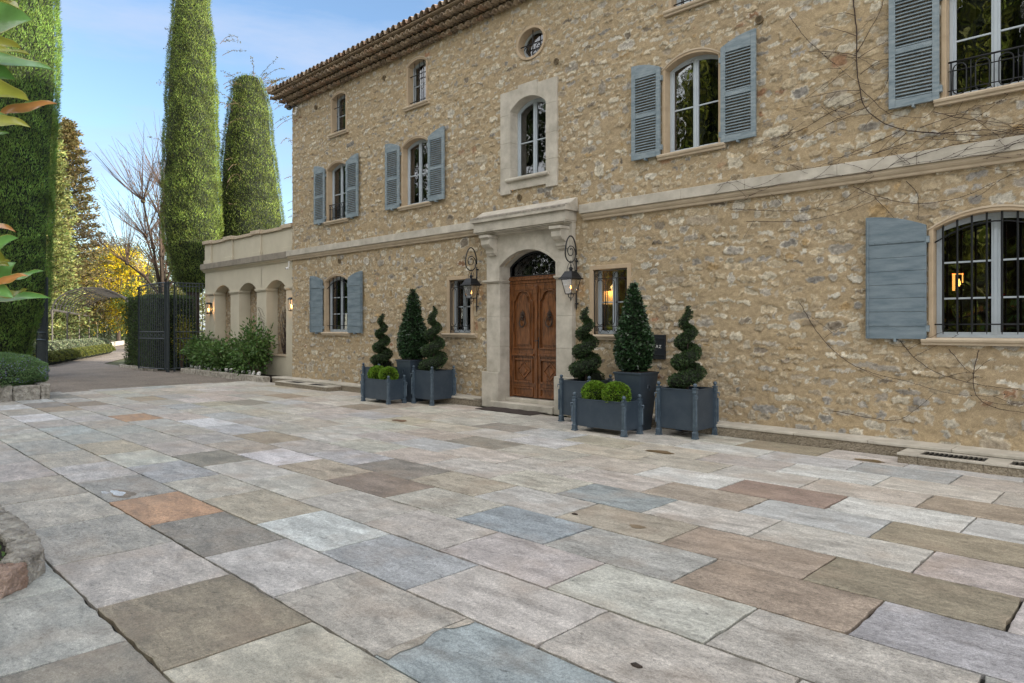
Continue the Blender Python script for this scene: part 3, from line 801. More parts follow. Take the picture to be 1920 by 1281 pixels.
# roof -------------------------------------------------------------
def barrel(mb, x, y0, y1, z, r, r2=None, thick=.014, n=7, lift=0):
    r2 = r2 or r
    vs = []
    for (yy, rr, dz) in ((y0, r, 0), (y1, r2, lift)):
        for q in (rr, rr - thick):
            for i in range(n + 1):
                t = math.pi * i / n
                vs.append((x + q * math.cos(t), yy, z + dz + q * math.sin(t)))
    m = n + 1; fs = []
    for i in range(n):
        fs += [(i, i + 1, m + i + 1, m + i), (2 * m + i, 3 * m + i, 3 * m + i + 1, 2 * m + i + 1), (i, 2 * m + i, 2 * m + i + 1, i + 1), (m + i, m + i + 1, 3 * m + i + 1, 3 * m + i)]
    fs += [(0, m, 3 * m, 2 * m), (n, 2 * m + n, 3 * m + n, m + n)]
    mb.add(vs, fs)
EXL, EYF = -18.42, 9.82
g = MB(); slabm = MB(); pitch = .20
for row in range(3):
    zr = 7.93 + row * .118; out = .14 + row * .145
    x = EXL - out + (.09 if row % 2 else 0)
    while x < 13.6:
        barrel(g, x, EYF - out + random.uniform(-.014, .014), EYF - out + .20, zr + random.uniform(-.004, .004) - .012, .080 * random.uniform(.95, 1.05), .070, lift=.006)
        x += pitch
    y = EYF - out + (.09 if row % 2 else 0) + .1
    gl = MB()
    while y < 21.6:
        barrel(gl, 0, -out, .1, 0, .083, .07); y += pitch
        k = len(g.v); n_ = len(gl.v)
        g.add([(EXL + vy, y - pitch + vx, vz + zr) for vx, vy, vz in gl.v], [tuple(i for i in f) for f in gl.f]); gl = MB()
    slabm.box(EXL - out + .075, 13.7, EYF - out + .075, EYF + .12, zr + .074, zr + .114)
    slabm.box(EXL - out + .075, EXL + .1, EYF + .121, 21.6, zr + .074, zr + .114)
g.build('eaves_tiles', M['tile'], HOUSE)
slabm.box(EXL - .47, 13.7, EYF - .472, EYF + .1, 8.286, 8.304)
slabm.build('eaves_bed', pm('eaves_mortar', (.45, .36, .25), .95, .4, 6, .6, 60, col2=(.27, .21, .15)), HOUSE)
# roof planes with barrel tile relief
ZE, EO = 8.33, .50; PIT = math.tan(R(16))
def roofplane(name, u0, u1, fmap, depth, hipL, hipR):
    du = .0165; nu = int((u1 - u0) / du); U = np.linspace(u0, u1, nu); C = int(depth / .36)
    rows = []
    per = .205
    ph = ((U - u0) % per) / per - .5
    wave = np.sqrt(np.clip(1 - (ph / .36) ** 2, 0, 1)) * .085
    wave = np.where(np.abs(ph) > .36, -.035 * np.sqrt(np.clip(1 - ((np.abs(ph) - .5) / .14) ** 2, 0, 1)), wave)
    jit = np.random.default_rng(5).random(int((u1 - u0) / per) + 3)[((U - u0) / per).astype(int)] * .03
    for c in range(C):
        d0 = c * .36; d1 = d0 + .36
        jj = np.random.default_rng(50 + c).random(int((u1 - u0) / per) + 3)[((U - u0) / per).astype(int)]
        rows.append((d0 + (jj - .5) * .03, wave * (1 + .08 * (jj - .5)) + .022)); rows.append((np.full(nu, d1), wave))
    V = []
    for d, h in rows:
        uu = np.clip(U, u0 + d * hipL, u1 - d * hipR)
        V.append(np.stack(fmap(uu, d, ZE + d * PIT + h), -1))
    V = np.concatenate(V); nr = len(rows)
    idx = np.arange(nr * nu).reshape(nr, nu)
    F = np.stack([idx[:-1, :-1], idx[:-1, 1:], idx[1:, 1:], idx[1:, :-1]], -1).reshape(-1, 4)
    return npmesh(name, V, F, M['tile'], HOUSE)
X0r, Y0r = EXL - EO, EYF - EO
roofplane('roof', X0r, 14.4, lambda u, d, z: (u, Y0r + d, z), 6.4, 1, 0)
roofplane('roof', Y0r, 22.1, lambda u, d, z: (X0r + d, u, z), 6.4, 1, 1)
rb = MB()
for i in range(9):
    for j in range(3):
        d = i * .95 + j * .3
rb.add([(X0r + .02, Y0r + .02, ZE - .03), (14.4, Y0r + .02, ZE - .03), (14.4, 22.1, ZE - .03), (X0r + .02, 22.1, ZE - .03)], [(0, 1, 2, 3)])
rb.add([(14.4, 22.1, ZE), (X0r, 22.1, ZE), (X0r + 6.4, 15.7, ZE + 6.4 * PIT), (14.4, 15.7, ZE + 6.4 * PIT)], [(0, 1, 2, 3)])
rb.build('roof_deck', M['tile'], HOUSE)
rg = MB(); 
for t in np.arange(0, 6.3, .33):
    rg.tube([(X0r + t, Y0r + t, ZE + t * PIT + .06), (X0r + t + .36, Y0r + t + .36, ZE + (t + .36) * PIT + .05)], [.115, .095], 8)
for x in np.arange(X0r + 6.3, 14.3, .36): rg.tube([(x, 15.7, ZE + 6.4 * PIT + .06), (x + .4, 15.7, ZE + 6.4 * PIT + .05)], [.115, .095], 8)
rg.build('ridge_tiles', M['tile'], HOUSE)

# windows -----------------------------------------------------------
def bars_clip(c, hw, zs, zc, x):
    h = zc - zs
    return zs + h * (1 - ((x - c) / hw) ** 2) if h > .005 else zs
def window(key, kind):
    c, hw, z0, zs, zc = OP[key]
    name = 'window'
    W_ = empty('window', (0, 0, 0)); W_.parent = HOUSE; W_.location = (c + 9, 0.02, z0)
    small = kind in ('T',)
    bw = .055 if kind != 'G2' else .075
    po = arch(c, hw + bw, z0, zs + (bw if zc - zs < .005 else 0), zc + bw, 14) if True else None
    pi = arch(c, hw, z0, zs, zc, 14)
    if kind != 'M3':
        MB().ring(po, pi, WY - .022, 10.00, closed=False).build('surround', M['plaster'], W_, bevel=.006)
        # thin fillet round the arch
        if kind != 'G2' and zc - zs > .005:
            pa = arch(c, hw + bw + .012, zs - .02, zs, zc + bw + .012, 14)[1:-1]; pb = arch(c, hw + bw - .012, zs - .02, zs, zc + bw - .012, 14)[1:-1]
            MB().ring(pa, pb, WY - .034, WY - .02, closed=False).build('drip_mould', M['sillstone'], W_)
        sp = [(10.0, z0 - .085), (9.77, z0 - .085), (9.768, z0 - .055), (9.745, z0 - .045), (9.738, z0 - .02), (9.745, z0 - .002), (9.765, z0 + .003), (10.0, z0 + .008)]
        sw = hw + bw + (.07 if kind != 'G2' else .12)
        MB().prismx(sp, c - sw, c + sw).build('sill', M['sillstone'], W_, bevel=.003)
    yf = 9.955
    if kind == 'M3': yf = 9.99
    # joinery
    fr = MB(); t = .045
    pin = arch(c, hw - t, z0 + t, zs, zc - t, 14); pou = arch(c, hw - .001, z0 + .008, zs, zc - .001, 14)
    fr.ring(pou, pin, yf, yf + .05)
    pin2 = arch(c, hw - t - .028, z0 + t + .03, zs - .01, zc - t - .028, 14)
    fr.ring([(x, z_) for x, z_ in pin], pin2, yf + .012, yf + .045)
    if not small:
        fr.box(c - .045, c + .045, yf + .002, yf + .052, z0 + t, zc - t + .005)
        fr.box(c - .016, c + .016, yf - .012, yf + .003, z0 + t, zc - t)
    rows = {'M': 1, 'M3': 1, 'G1': 2, 'G4': 2, 'G2': 1, 'T': 1}[kind]
    ztop = (zs + zc) / 2 - t
    for i in range(rows):
        zz = z0 + t + (ztop - z0 - t) * (i + 1) / (rows + 1)
        fr.box(c - hw + t, c + hw - t, yf + .014, yf + .040, zz - .011, zz + .011)
    fr.build('frame', M['frame'], W_, bevel=.003)
    MB().prism(arch(c, hw - .01, z0 + .02, zs, zc - .01, 14), yf + .024, yf + .030).build('pane', M['glass'], W_)
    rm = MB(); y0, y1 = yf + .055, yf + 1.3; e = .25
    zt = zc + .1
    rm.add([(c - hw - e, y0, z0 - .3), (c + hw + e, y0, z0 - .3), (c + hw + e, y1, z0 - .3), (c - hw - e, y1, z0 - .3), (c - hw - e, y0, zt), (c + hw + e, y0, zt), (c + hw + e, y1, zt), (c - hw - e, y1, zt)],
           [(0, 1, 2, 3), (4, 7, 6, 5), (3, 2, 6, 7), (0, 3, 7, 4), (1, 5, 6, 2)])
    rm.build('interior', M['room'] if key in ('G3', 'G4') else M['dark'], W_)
    if kind in ('M', 'M3', 'G1') or key == 'G2':
        cu = MB()
        for s in (-1, 1):
            pts = []
            for i in range(15):
                pts.append((c + s * (hw - .02) - s * i * .014 * (1.2 if key != 'M1' else 1.9), yf + .11 + .02 * math.sin(i * 1.9)))
            vs = [(x, y, z0 + .02) for x, y in pts] + [(x, y, zc) for x, y in pts]
            cu.add(vs, [(i, i + 1, 15 + i + 1, 15 + i) for i in range(14)])
        cu.build('curtain', M['curtain'], W_, smooth=True)
    return W_

def shutter(W_, c, hw, z0, zs, zc, side, planked, hinge):
    """an open shutter folded back on the wall; arched like half the opening"""
    h = zc - zs; wd = (hw + .08) if planked else (hw + .085)
    xa = hinge; xb = hinge + side * wd
    def top(x):   # u=0 at hinge (low) .. 1 at free edge (crown)
        u = abs(x - xa) / wd
        return zs + .06 + h * (1 - (1 - u) ** 2)
    y0, y1 = 9.742, 9.782
    zb = z0 - .015
    S = MB()
    n = 8
    if planked:
        nb = 8
        for i in range(nb):
            za = zb + (zs - zb + .02) * i / nb + .0015; zb2 = zb + (zs - zb + .02) * (i + 1) / nb - .0015
            dy = random.uniform(-.002, .002)
            if i < nb - 1: S.box(min(xa, xb), max(xa, xb), y0 + dy, y1, za, zb2)
            else:
                xs = [xa + (xb - xa) * k / n for k in range(n + 1)]
                poly = [(x, za) for x in xs] + [(x, top(x)) for x in reversed(xs)]
                S.prism(poly, y0 + dy, y1)
        o = S.build('shutter', M['shutter_plank'], HOUSE, bevel=.004)
        q = MB()
        for zz in (z0 + .17, zs - .12): q.box(min(xa, xb) + .04, max(xa, xb) - .01, y0 - .008, y0 - .002, zz - .02, zz + .02)
        for zz in (z0 + .17, zs - .12):
            for k in range(4): q.ball((xa + (xb - xa) * (.15 + .23 * k), y0 - .010, zz), .008, 6, 4)
        q.build('strap', M['shutter_plank'], o)
        MB().tube([(xb - side * .03, y0 - .012, zb + .03), (xb - side * .03, y0 - .012, top(xb) - .05)], .009, 6).build('bolt', M['shutter_plank'], o)
    else:
        st = .075
        for a_, b_ in ((xa, xa + side * st), (xb - side * st, xb)):
            xs = [a_, (a_ + b_) / 2, b_]
            poly = [(x, zb) for x in xs] + [(x, top(x)) for x in reversed(xs)]
            S.prism(poly, y0, y1)
        ia, ib = xa + side * (st + .0005), xb - side * (st + .0005)
        xs = [ia + (ib - ia) * k / n for k in range(n + 1)]
        S.prism([(x, zs - .03) for x in xs] + [(x, top(x)) for x in reversed(xs)], y0 + .003, y1 - .003)
        zm = (z0 + zs) / 2 + .02
        S.box(min(ia, ib), max(ia, ib), y0 + .003, y1 - .003, zb, zb + .10)
        S.box(min(ia, ib), max(ia, ib), y0 + .003, y1 - .003, zm - .035, zm + .035)
        o = S.build('shutter', M['shutter'], HOUSE, bevel=.004)
        SL = MB()
        for zl, zh in ((zb + .10, zm - .035), (zm + .035, zs - .03)):
            k = int((zh - zl) / .044)
            for i in range(k):
                zz = zl + (i + .5) * (zh - zl) / k
                SL.obox(((ia + ib) / 2, (y0 + y1) / 2, zz), (abs(ib - ia), 0, 0), (0, .034, .034), (0, -.005, .005))
        SL.build('louvres', M['shutter'], o)
    q = MB()
    for zz in (z0 + .12, zs - .12): q.box(min(xa - side * .03, xa + side * .02), max(xa - side * .03, xa + side * .02), y0 + .005, 9.80, zz - .04, zz + .04)
    q.build('hinge', M['shutter'], o)
    MB().box((xa + xb) / 2 - .012, (xa + xb) / 2 + .012, y0 - .02, WY, zb - .035, zb + .012).build('holdback', M['shutter'], o)
    return o

def grille_bars(W_, c, hw, z0, zs, zc, n, spear=True, y=9.875, knobs=False):
    G_ = MB()
    def top(x): return zs - .16 + (zc - zs) * (1 - ((x - c) / hw) ** 2) * 1.3
    if spear:
        G_.tube([(c - hw, y, top(c - hw))] + [(c + hw * t, y, top(c + hw * t)) for t in np.linspace(-.97, .97, 9)] + [(c + hw, y, top(c + hw))], .010, 6)
        G_.tube([(c - hw, y, z0 + .17), (c + hw, y, z0 + .17)], .010, 6)
        for i in range(n):
            x = c - hw + 2 * hw * (i + .6) / (n + .2)
            G_.tube([(x, y - .0, z0 + .05), (x, y, z0 + .11), (x, y, top(x) + .10), (x, y, top(x) + .12), (x, y, top(x) + .19)], [.003, .0125, .0125, .015, .002], 6)
    else:
        for zz in (z0 + .10, zs - .22): G_.tube([(c - hw, y, zz), (c + hw, y, zz)], .010, 6)
        for i in range(n):
            x = c - hw + 2 * hw * (i + 1) / (n + 1)
            G_.tube([(x, y, z0 + .01), (x, y, zc - .02)], .009, 6)
            G_.ball((x, y, (z0 + zs) / 2), .018, 8, 6)
    return G_.build('grille', M['iron'], W_, smooth=True)

def spiral(cx, cz, r0, r1, a0, turns, n=26, y=0, plane='xz', s=1):
    out = []
    for i in range(n + 1):
        t = i / n; a = a0 + s * turns * 2 * math.pi * t; r = r0 + (r1 - r0) * t
        out.append((cx + r * math.cos(a), y, cz + r * math.sin(a)) if plane == 'xz' else (y, cx + r * math.cos(a), cz + r * math.sin(a)))
    return out

def scroll_grille(W_, c, hw, z0, z1, y=9.85):
    G_ = MB(); a, b = c - hw + .008, c + hw - .008; zb, zt = z0 + .012, z1 - .012
    G_.tube([(a, y, zb), (b, y, zb), (b, y, zt), (a, y, zt)], .013, 6, closed=True)
    for zz in (z0 + .15, z1 - .16): G_.tube([(a, y, zz), (b, y, zz)], .008, 6)
    n = 3; pw = (b - a) / n
    za, zc_ = z0 + .15, z1 - .16
    for i in range(n):
        cx = a + pw * (i + .5); r = pw * .30
        pts = []
        for k in range(9): t = math.pi * k / 8; pts.append((cx + r * math.cos(t), y, zc_ - .02 - r + r * math.sin(t)))
        for k in range(9): t = math.pi + math.pi * k / 8; pts.append((cx + r * math.cos(t), y, za + .02 + r + r * math.sin(t)))
        G_.tube(pts, .007, 5, closed=True)
        if i < n - 1: G_.tube([(a + pw * (i + 1), y, za), (a + pw * (i + 1), y, zc_)], .008, 6); G_.ball((a + pw * (i + 1), y, (za + zc_) / 2), .02, 8, 6)
    m = 4; sw = (b - a) / m
    for i in range(m):
        for zc0, s in ((z0 + .08, 1), (z1 - .085, -1)):
            cx = a + sw * (i + .5)
            p = spiral(cx - sw * .22, zc0 + s * .012, .006, .042, 0, 1.35, 16, y, s=s)
            G_.tube(p + [(cx + sw * .18, y, zc0 - s * .045), (cx + sw * .42, y, zc0 + s * .02)], .006, 5)
    G_.build('grille', M['iron'], W_, smooth=True)

def balconette(W_, c, hw, z0, y=9.86):
    G_ = MB(); zt = z0 + .44
    G_.tube([(c - hw, y, zt), (c + hw, y, zt)], .012, 6)
    G_.tube([(c - hw, y, zt - .11), (c + hw, y, zt - .11)], .007, 6); G_.tube([(c - hw, y, z0 + .09), (c + hw, y, z0 + .09)], .007, 6)
    n = max(3, int(hw * 2 / .2)); pw = 2 * hw / n
    for i in range(n + 1):
        x = c - hw + pw * i * .998 + .001
        if i < n:
            cx = x + pw / 2; r = pw * .30
            pts = [(cx + r * math.cos(math.pi * k / 8), y, zt - .03 - r + r * math.sin(math.pi * k / 8)) for k in range(9)] + [(cx + r * math.cos(math.pi + math.pi * k / 8), y, z0 + .03 + r + r * math.sin(math.pi + math.pi * k / 8)) for k in range(9)]
            G_.tube(pts, .008, 5, closed=True)
        if 0 < i < n: G_.tube([(x, y, z0), (x, y, zt)], .006, 6)
    for s in (-1, 1): G_.tube([(c + s * (hw - .03), y, z0), (c + s * (hw - .03), y, zt)], .010, 6)
    G_.build('balconette', M['iron'], W_, smooth=True)

WIN = {}
for key, kind in (('T1', 'T'), ('T2', 'T'), ('T3', 'T'), ('T4', 'T'), ('M1', 'M'), ('M2', 'M'), ('M3', 'M3'), ('M4', 'M'), ('M5', 'M'), ('G1', 'G1'), ('G4', 'G4'), ('G2', 'G2'), ('G3', 'G2')):
    WIN[key] = window(key, kind)
for k in ('T1', 'T2', 'T3', 'T4'): grille_bars(WIN[k], *OP[k], 3, spear=False, knobs=True)
for k in ('M1', 'M2', 'M4', 'M5'):
    c, hw, z0, zs, zc = OP[k]
    shutter(WIN[k], c, hw, z0, zs, zc, -1, False, c - hw - .065); shutter(WIN[k], c, hw, z0, zs, zc, 1, False, c + hw + .065)
for k in ('G1', 'G4'):
    c, hw, z0, zs, zc = OP[k]
    shutter(WIN[k], c, hw, z0, zs, zc, -1, True, c - hw - .065); shutter(WIN[k], c, hw, z0, zs, zc, 1, True, c + hw + .065)
    grille_bars(WIN[k], c, hw, z0, zs, zc, 6 if k == 'G1' else 8)
for k in ('G2', 'G3'): scroll_grille(WIN[k], OP[k][0], OP[k][1], OP[k][2], OP[k][3])
balconette(WIN['M1'], OP['M1'][0], .45, OP['M1'][2]); balconette(WIN['M5'], OP['M5'][0], .47, OP['M5'][2])
# window stay on the nearest upper shutter
# carved stone frame of the window over the door
c, hw, z0, zs, zc = OP['M3']
W3 = WIN['M3']
fo = MB()
def fbox(*a): fo.box(*a)
yF = 9.775
for s in (-1, 1):
    xi, xo = c + s * hw, c + s * (hw + .275)
    a_, b_ = min(xi, xo), max(xi, xo)
    for zA, zB in ((4.235, 4.75), (4.752, 5.25), (5.252, 5.80)): fo.box(a_, b_, yF, 10.0, zA, zB)
n = 8
pi = arch(c, hw, z0, zs, zc, 2 * n)[1:-1]
outer = [(c - hw - .275, 5.802), (c - hw - .275, 6.265)] 
left = [(x, z_) for x, z_ in pi if x <= c - .235]; right = [(x, z_) for x, z_ in pi if x >= c + .235]; midp = [(x, z_) for x, z_ in pi if c - .235 <= x <= c + .235]
fo.prism([(c - hw - .275, 5.802), (c - hw, 5.802)] + left + [(c - .253, 6.265), (c - hw - .275, 6.265)], yF, 10.0)
fo.prism([(c + hw + .275, 5.802), (c + hw + .275, 6.265), (c + .253, 6.265)] + list(reversed([(x, z_) for x, z_ in right])) [::-1] + [(c + hw, 5.802)], yF, 10.0)
fo.prism([(c - .25, 6.325)] + [(left[-1][0] + .002, left[-1][1])] + midp + [(right[0][0] - .002, right[0][1]), (c + .25, 6.325)], yF - .008, 10.0)
fo.box(c - hw, c + hw, yF + .004, 10.0, 4.30, 4.46)
fo.build('stone_surround', M['cutstone'], W3, bevel=.005)
MB().prismx([(10.0, 4.461), (9.735, 4.461), (9.72, 4.475), (9.715, 4.50), (9.73, 4.53), (10.0, 4.545)], c - hw - .09, c + hw + .09).build('sill', M['cutstone'], W3, bevel=.003)
# oval window
OV = empty('oval_window', (0, 0, 0)); OV.parent = HOUSE; OV.location = (-.08, .02, 7.09)
def ell(rx, rz, n=28): return [(-9.08 + rx * math.cos(2 * math.pi * i / n), 7.09 + rz * math.sin(2 * math.pi * i / n)) for i in range(n)]
MB().ring(ell(.385, .325), ell(.335, .275), 9.80, 10.02).build('surround', M['plaster'], OV, bevel=.004)
MB().ring(ell(.335, .275), ell(.29, .23), 9.98, 10.01).build('frame', M['frame'], OV)
MB().prism(ell(.33, .27), 9.992, 9.998).build('pane', M['glass'], OV)
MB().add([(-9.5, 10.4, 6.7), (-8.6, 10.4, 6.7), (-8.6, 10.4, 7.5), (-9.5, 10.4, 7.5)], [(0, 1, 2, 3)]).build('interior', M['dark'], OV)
q = MB(); q.tube([(-9.40, 9.88, 7.09), (-8.76, 9.88, 7.09)], .011, 6); q.tube([(-9.08, 9.88, 6.83), (-9.08, 9.88, 7.35)], .011, 6)
q.tube(spiral(-9.22, 6.99, .02, .09, 1, 1.3, 18, 9.88), .008, 5); q.tube(spiral(-8.94, 6.99, .02, .09, 2, 1.3, 18, 9.88, s=-1), .008, 5)
q.build('grille', M['iron'], OV, smooth=True)
# small round vent holes
VENTM = pm('vent', (.16, .115, .06), .7, .3, 9, .1, 60)
for (x, z_) in ((-4.5, 6.11), (-9.37, 4.14), (-8.42, 6.55), (-13.9, 7.62), (-17.1, 7.62), (-15.9, 3.32)):
    q = MB(); q.ring([(x + .06 * math.cos(t), z_ + .06 * math.sin(t)) for t in np.linspace(0, 2 * math.pi, 13)[:-1]], [(x + .045 * math.cos(t), z_ + .045 * math.sin(t)) for t in np.linspace(0, 2 * math.pi, 13)[:-1]], 9.79, 9.83)
    for k in range(3):
        r = .04 - k * .012
        q.ring([(x + r * math.cos(t), z_ + r * math.sin(t)) for t in np.linspace(0, 2 * math.pi, 13)[:-1]], [(x + (r - .006) * math.cos(t), z_ + (r - .006) * math.sin(t)) for t in np.linspace(0, 2 * math.pi, 13)[:-1]], 9.795, 9.82)
    q.build('vent', VENTM, HOUSE)

# ------------------------------------------------------------ portal
PC = -9.09
PO = empty('portal', (0, 0, 0)); PO.parent = HOUSE; PO.location = (PC + 9, -.1, 0)
p = MB()
for s in (-1, 1):
    xi, xo = PC + s * .74, PC + s * 1.12
    a_, b_ = min(xi, xo), max(xi, xo)
    for zA, zB in ((.691, 1.20), (1.202, 1.80), (1.802, 2.478)): p.box(a_, b_, 9.715, 10.05, zA, zB)
    p.build('pilaster', M['cutstone'], PO, bevel=.006); p = MB()
for s in (-1, 1):
    a_, b_ = sorted((PC + s * .735, PC + s * 1.205)); p.box(a_ - (.0 if s > 0 else 0), b_, 9.655, 10.04, -.02, .69)
    p.build('plinth', M['cutstone'], PO, bevel=.01); p = MB()
for s in (-1, 1):
    a_, b_ = sorted((PC + s * .715, PC + s * 1.20)); p.box(a_, b_, 9.665, 10.045, 2.505, 2.545); a_, b_ = sorted((PC + s * .725, PC + s * 1.16)); p.box(a_, b_, 9.69, 10.045, 2.48, 2.504)
    p.build('impost', M['cutstone'], PO, bevel=.006); p = MB()
hw = .74; ai = arch(PC, hw, 2.546, 2.80, 3.09, 16)
p = MB()
po_ = [(PC - 1.12, 2.546), (PC - 1.12, 3.505), (PC + 1.12, 3.505), (PC + 1.12, 2.546)]
# spandrel split in thirds so joints read
inner = ai
pl = [(PC - 1.12, 2.546), (PC - 1.12, 3.505), (PC - .26, 3.505)] + [q_ for q_ in reversed(inner) if q_[0] <= PC - .2]
p.prism(pl, 9.715, 10.05)
pr = [(PC + 1.12, 2.546), (PC + 1.12, 3.505), (PC + .26, 3.505)] + [q_ for q_ in inner if q_[0] >= PC + .2]
p.prism(pr, 9.715, 10.05)
lx = [q_ for q_ in inner if q_[0] <= PC - .2][-1]; rx = [q_ for q_ in inner if q_[0] >= PC + .2][0]
p.prism([(PC - .258, 3.505), (PC + .258, 3.505), (rx[0] - .002, rx[1])] + [q_ for q_ in reversed(inner) if PC - .2 < q_[0] < PC + .2] + [(lx[0] + .002, lx[1])], 9.714, 10.05)
p.build('arch', M['cutstone'], PO, bevel=.004)
ao = arch(PC, hw + .045, 2.548, 2.80, 3.135, 16); ai2 = arch(PC, hw - .004, 2.548, 2.80, 3.086, 16)
MB().ring(ao, ai2, 9.698, 9.73, closed=False).build('archivolt', M['cutstone'], PO, bevel=.006)
# brackets
for s in (-1, 1):
    b = MB(); x0 = PC + s * .93; wb = .115
    prof = [(9.73, 3.42), (9.47, 3.42), (9.47, 3.36), (9.50, 3.35), (9.485, 3.30), (9.49, 3.24), (9.53, 3.19), (9.59, 3.17), (9.62, 3.14), (9.62, 3.08), (9.65, 3.06), (9.66, 3.03), (9.73, 3.02)]
    b.prismx(prof, x0 - wb, x0 + wb); b.prismx([(9.73, 3.422), (9.445, 3.422), (9.445, 3.37), (9.73, 3.37)], x0 - wb - .02, x0 + wb + .02)
    b.build('bracket', M['cutstone'], PO, bevel=.005)
b = MB(); CX0, CX1 = PC - 1.31, PC + 1.16
for d, z0_, z1_ in ((.14, 3.425, 3.45), (.10, 3.45, 3.47), (.06, 3.47, 3.495), (.03, 3.495, 3.52)):
    b.box(CX0 + d, CX1 - d, 9.46 + d, 9.84, z0_ + .0005, z1_)
b.box(CX0 + .02, CX1 - .02, 9.505, 9.84, 3.521, 3.69)
b.box(CX0 - .03, CX1 + .03, 9.455, 9.84, 3.691, 3.775)
b.prismx([(9.456, 3.776), (9.835, 3.776), (9.835, 3.95), (9.78, 3.95), (9.60, 3.83)], CX0 - .01, CX1 + .01)
b.build('canopy', M['cutstone'], PO, bevel=.008)
# dark lichen on the weathered top edge
b = MB(); b.box(CX0 - .034, CX1 + .02, 9.4505, 9.4545, 3.748, 3.779); b.prismx([(9.4505, 3.7795), (9.56, 3.8195), (9.56, 3.8235), (9.4505, 3.7835)], CX0 - .012, CX1 + .012); b.build('lichen_edge', pm('lichen', (.14, .13, .12), .95, .5, 14, .6, 60, col2=(.40, .36, .30)), PO)
MB().box(PC - .92, PC + .73, 9.62, 10.04, -.02, .115).build('step', M['cutstone'], PO, bevel=.012)
MB().box(PC - .735, PC + .735, 9.86, 10.2, .116, .19).build('threshold', M['cutstone'], PO, bevel=.008)

# ------------------------------------------------------------ door
D = empty('door', (0, 0, 0)); D.parent = HOUSE; D.location = (PC + 9, .2, .19)
yd = 10.0
b = MB(); b.box(PC - .74, PC + .74, yd - .02, yd + .08, 2.46, 2.52); b.box(PC - .74, PC + .74, yd - .045, yd + .08, 2.521, 2.56); b.box(PC - .74, PC + .74, yd - .005, yd + .08, 2.42, 2.459)
b.box(PC - .74, PC - .70, yd - .01, yd + .08, .19, 2.42); b.box(PC + .70, PC + .74, yd - .01, yd + .08, .19, 2.42)
b.box(PC - .74, PC + .74, yd - .02, yd + .08, 2.561, 2.60)
b.build('door_frame', M['wood'], D, bevel=.005)
def ogee(cx, hw_, z0_, z1_):
    half = [(0, z0_), (0, z1_ - .20), (.03, z1_ - .185), (.055, z1_ - .155), (.07, z1_ - .115), (.085, z1_ - .075), (.11, z1_ - .04), (.145, z1_ - .018), (.19, z1_ - .004), (hw_, z1_)]
    pts = [(cx - hw_ + x, z) for x, z in half]
    return pts + [(2 * cx - x, z) for x, z in reversed(pts[:-1])]
for s in (-1, 1):
    LFo = D
    cx = PC + s * .352
    b = MB(); b.box(PC + (0.004 if s > 0 else -.70), PC + (.70 if s > 0 else -.004), yd + .012, yd + .05, .205, 2.42)
    xa, xb = sorted((PC + s * .005, PC + s * .699))
    b.box(xa, xa + .085, yd, yd + .013, .205, 2.419); b.box(xb - .085, xb, yd, yd + .013, .205, 2.419)
    for zA, zB in ((.205, .215), (.42, .50), (1.02, 1.17), (2.33, 2.419)): b.box(xa + .085, xb - .085, yd, yd + .013, zA, zB)
    b.build('door_leaf', M['wood'], LFo, bevel=.004)
    hw_ = .245
    g_ = MB()
    og = ogee(cx, hw_, 1.19, 2.30)
    g_.ring([(cx + (x - cx) * 1.10, 1.745 + (z_ - 1.745) * 1.035) for x, z_ in og], og, yd - .030, yd + .014)
    ob = [(cx + (x - cx) * .84, 1.745 + (z_ - 1.745) * .93) for x, z_ in og]
    oc = [(cx + (x - cx) * .74, 1.745 + (z_ - 1.745) * .89) for x, z_ in og]
    g_.prism(oc, yd - .012, yd + .013); g_.ring(ob, oc, yd + .002, yd + .013)
    def rect(h, z0_, z1_): return [(cx - h, z0_), (cx - h, z1_), (cx + h, z1_), (cx + h, z0_)]
    g_.ring(rect(.258, .495, .975), rect(.225, .53, .94), yd - .026, yd + .014)
    dm = lambda k: [(cx - .2 * k, .735), (cx, .735 + .19 * k), (cx + .2 * k, .735), (cx, .735 - .19 * k)]
    g_.prism(rect(.21, .545, .925), yd + .006, yd + .013)
    g_.ring(dm(.95), dm(.78), yd - .012, yd + .007); g_.prism(dm(.5), yd - .010, yd + .0055)
    g_.ring(rect(.27, .225, .41), rect(.24, .255, .38), yd - .016, yd + .014)
    g_.box(cx - .28, cx + .28, yd - .038, yd + .0, 1.03, 1.07)
    g_.build('panel', M['wood'], LFo, bevel=.003)
    k = MB(); yk = yd - .03; kc = 1.79
    k.lathe((cx, yd - .012, kc), [(.001, -.0), (.001, 0)], 6)
    for i in range(7):
        a = math.pi / 2 + (i - 3) * .5
        k.tube([(cx, yk + .015, kc + .02), (cx + .05 * math.cos(a), yk, kc + .02 + .07 * math.sin(a)), (cx + .075 * math.cos(a + .2), yk + .01, kc + .02 + .13 * math.sin(a) * (1 if i == 3 else .85))], [.014, .013, .004], 6)
    k.ball((cx, yk, kc), .03, 10, 7); k.ball((cx, yk, kc - .05), .02, 8, 6)
    k.tube([(cx + .078 * math.cos(t), yk - .015 + .01 * math.sin(t), kc - .105 + .085 * math.sin(t)) for t in np.linspace(math.pi * .72, math.pi * 2.28, 18)], [.008 + .007 * math.sin(math.pi * i / 17) for i in range(18)], 8)
    for q in (-1, 1): k.tube([(cx + q * x, yk, z_) for x, _, z_ in spiral(.055, kc - .03, .004, .03, 0, 1.2, 14)], .006, 5)
    k.build('knocker', pm('bronze', (.065, .045, .035), .45, .3, 9, .1, 60, metal=.6), LFo, smooth=True)
b = MB(); b.box(PC - .03, PC + .03, yd - .022, yd + .011, .205, 2.42); b.box(PC - .045, PC + .045, yd - .03, yd - .0, 2.25, 2.40)
b.build('door_frame', M['wood'], D, bevel=.006)
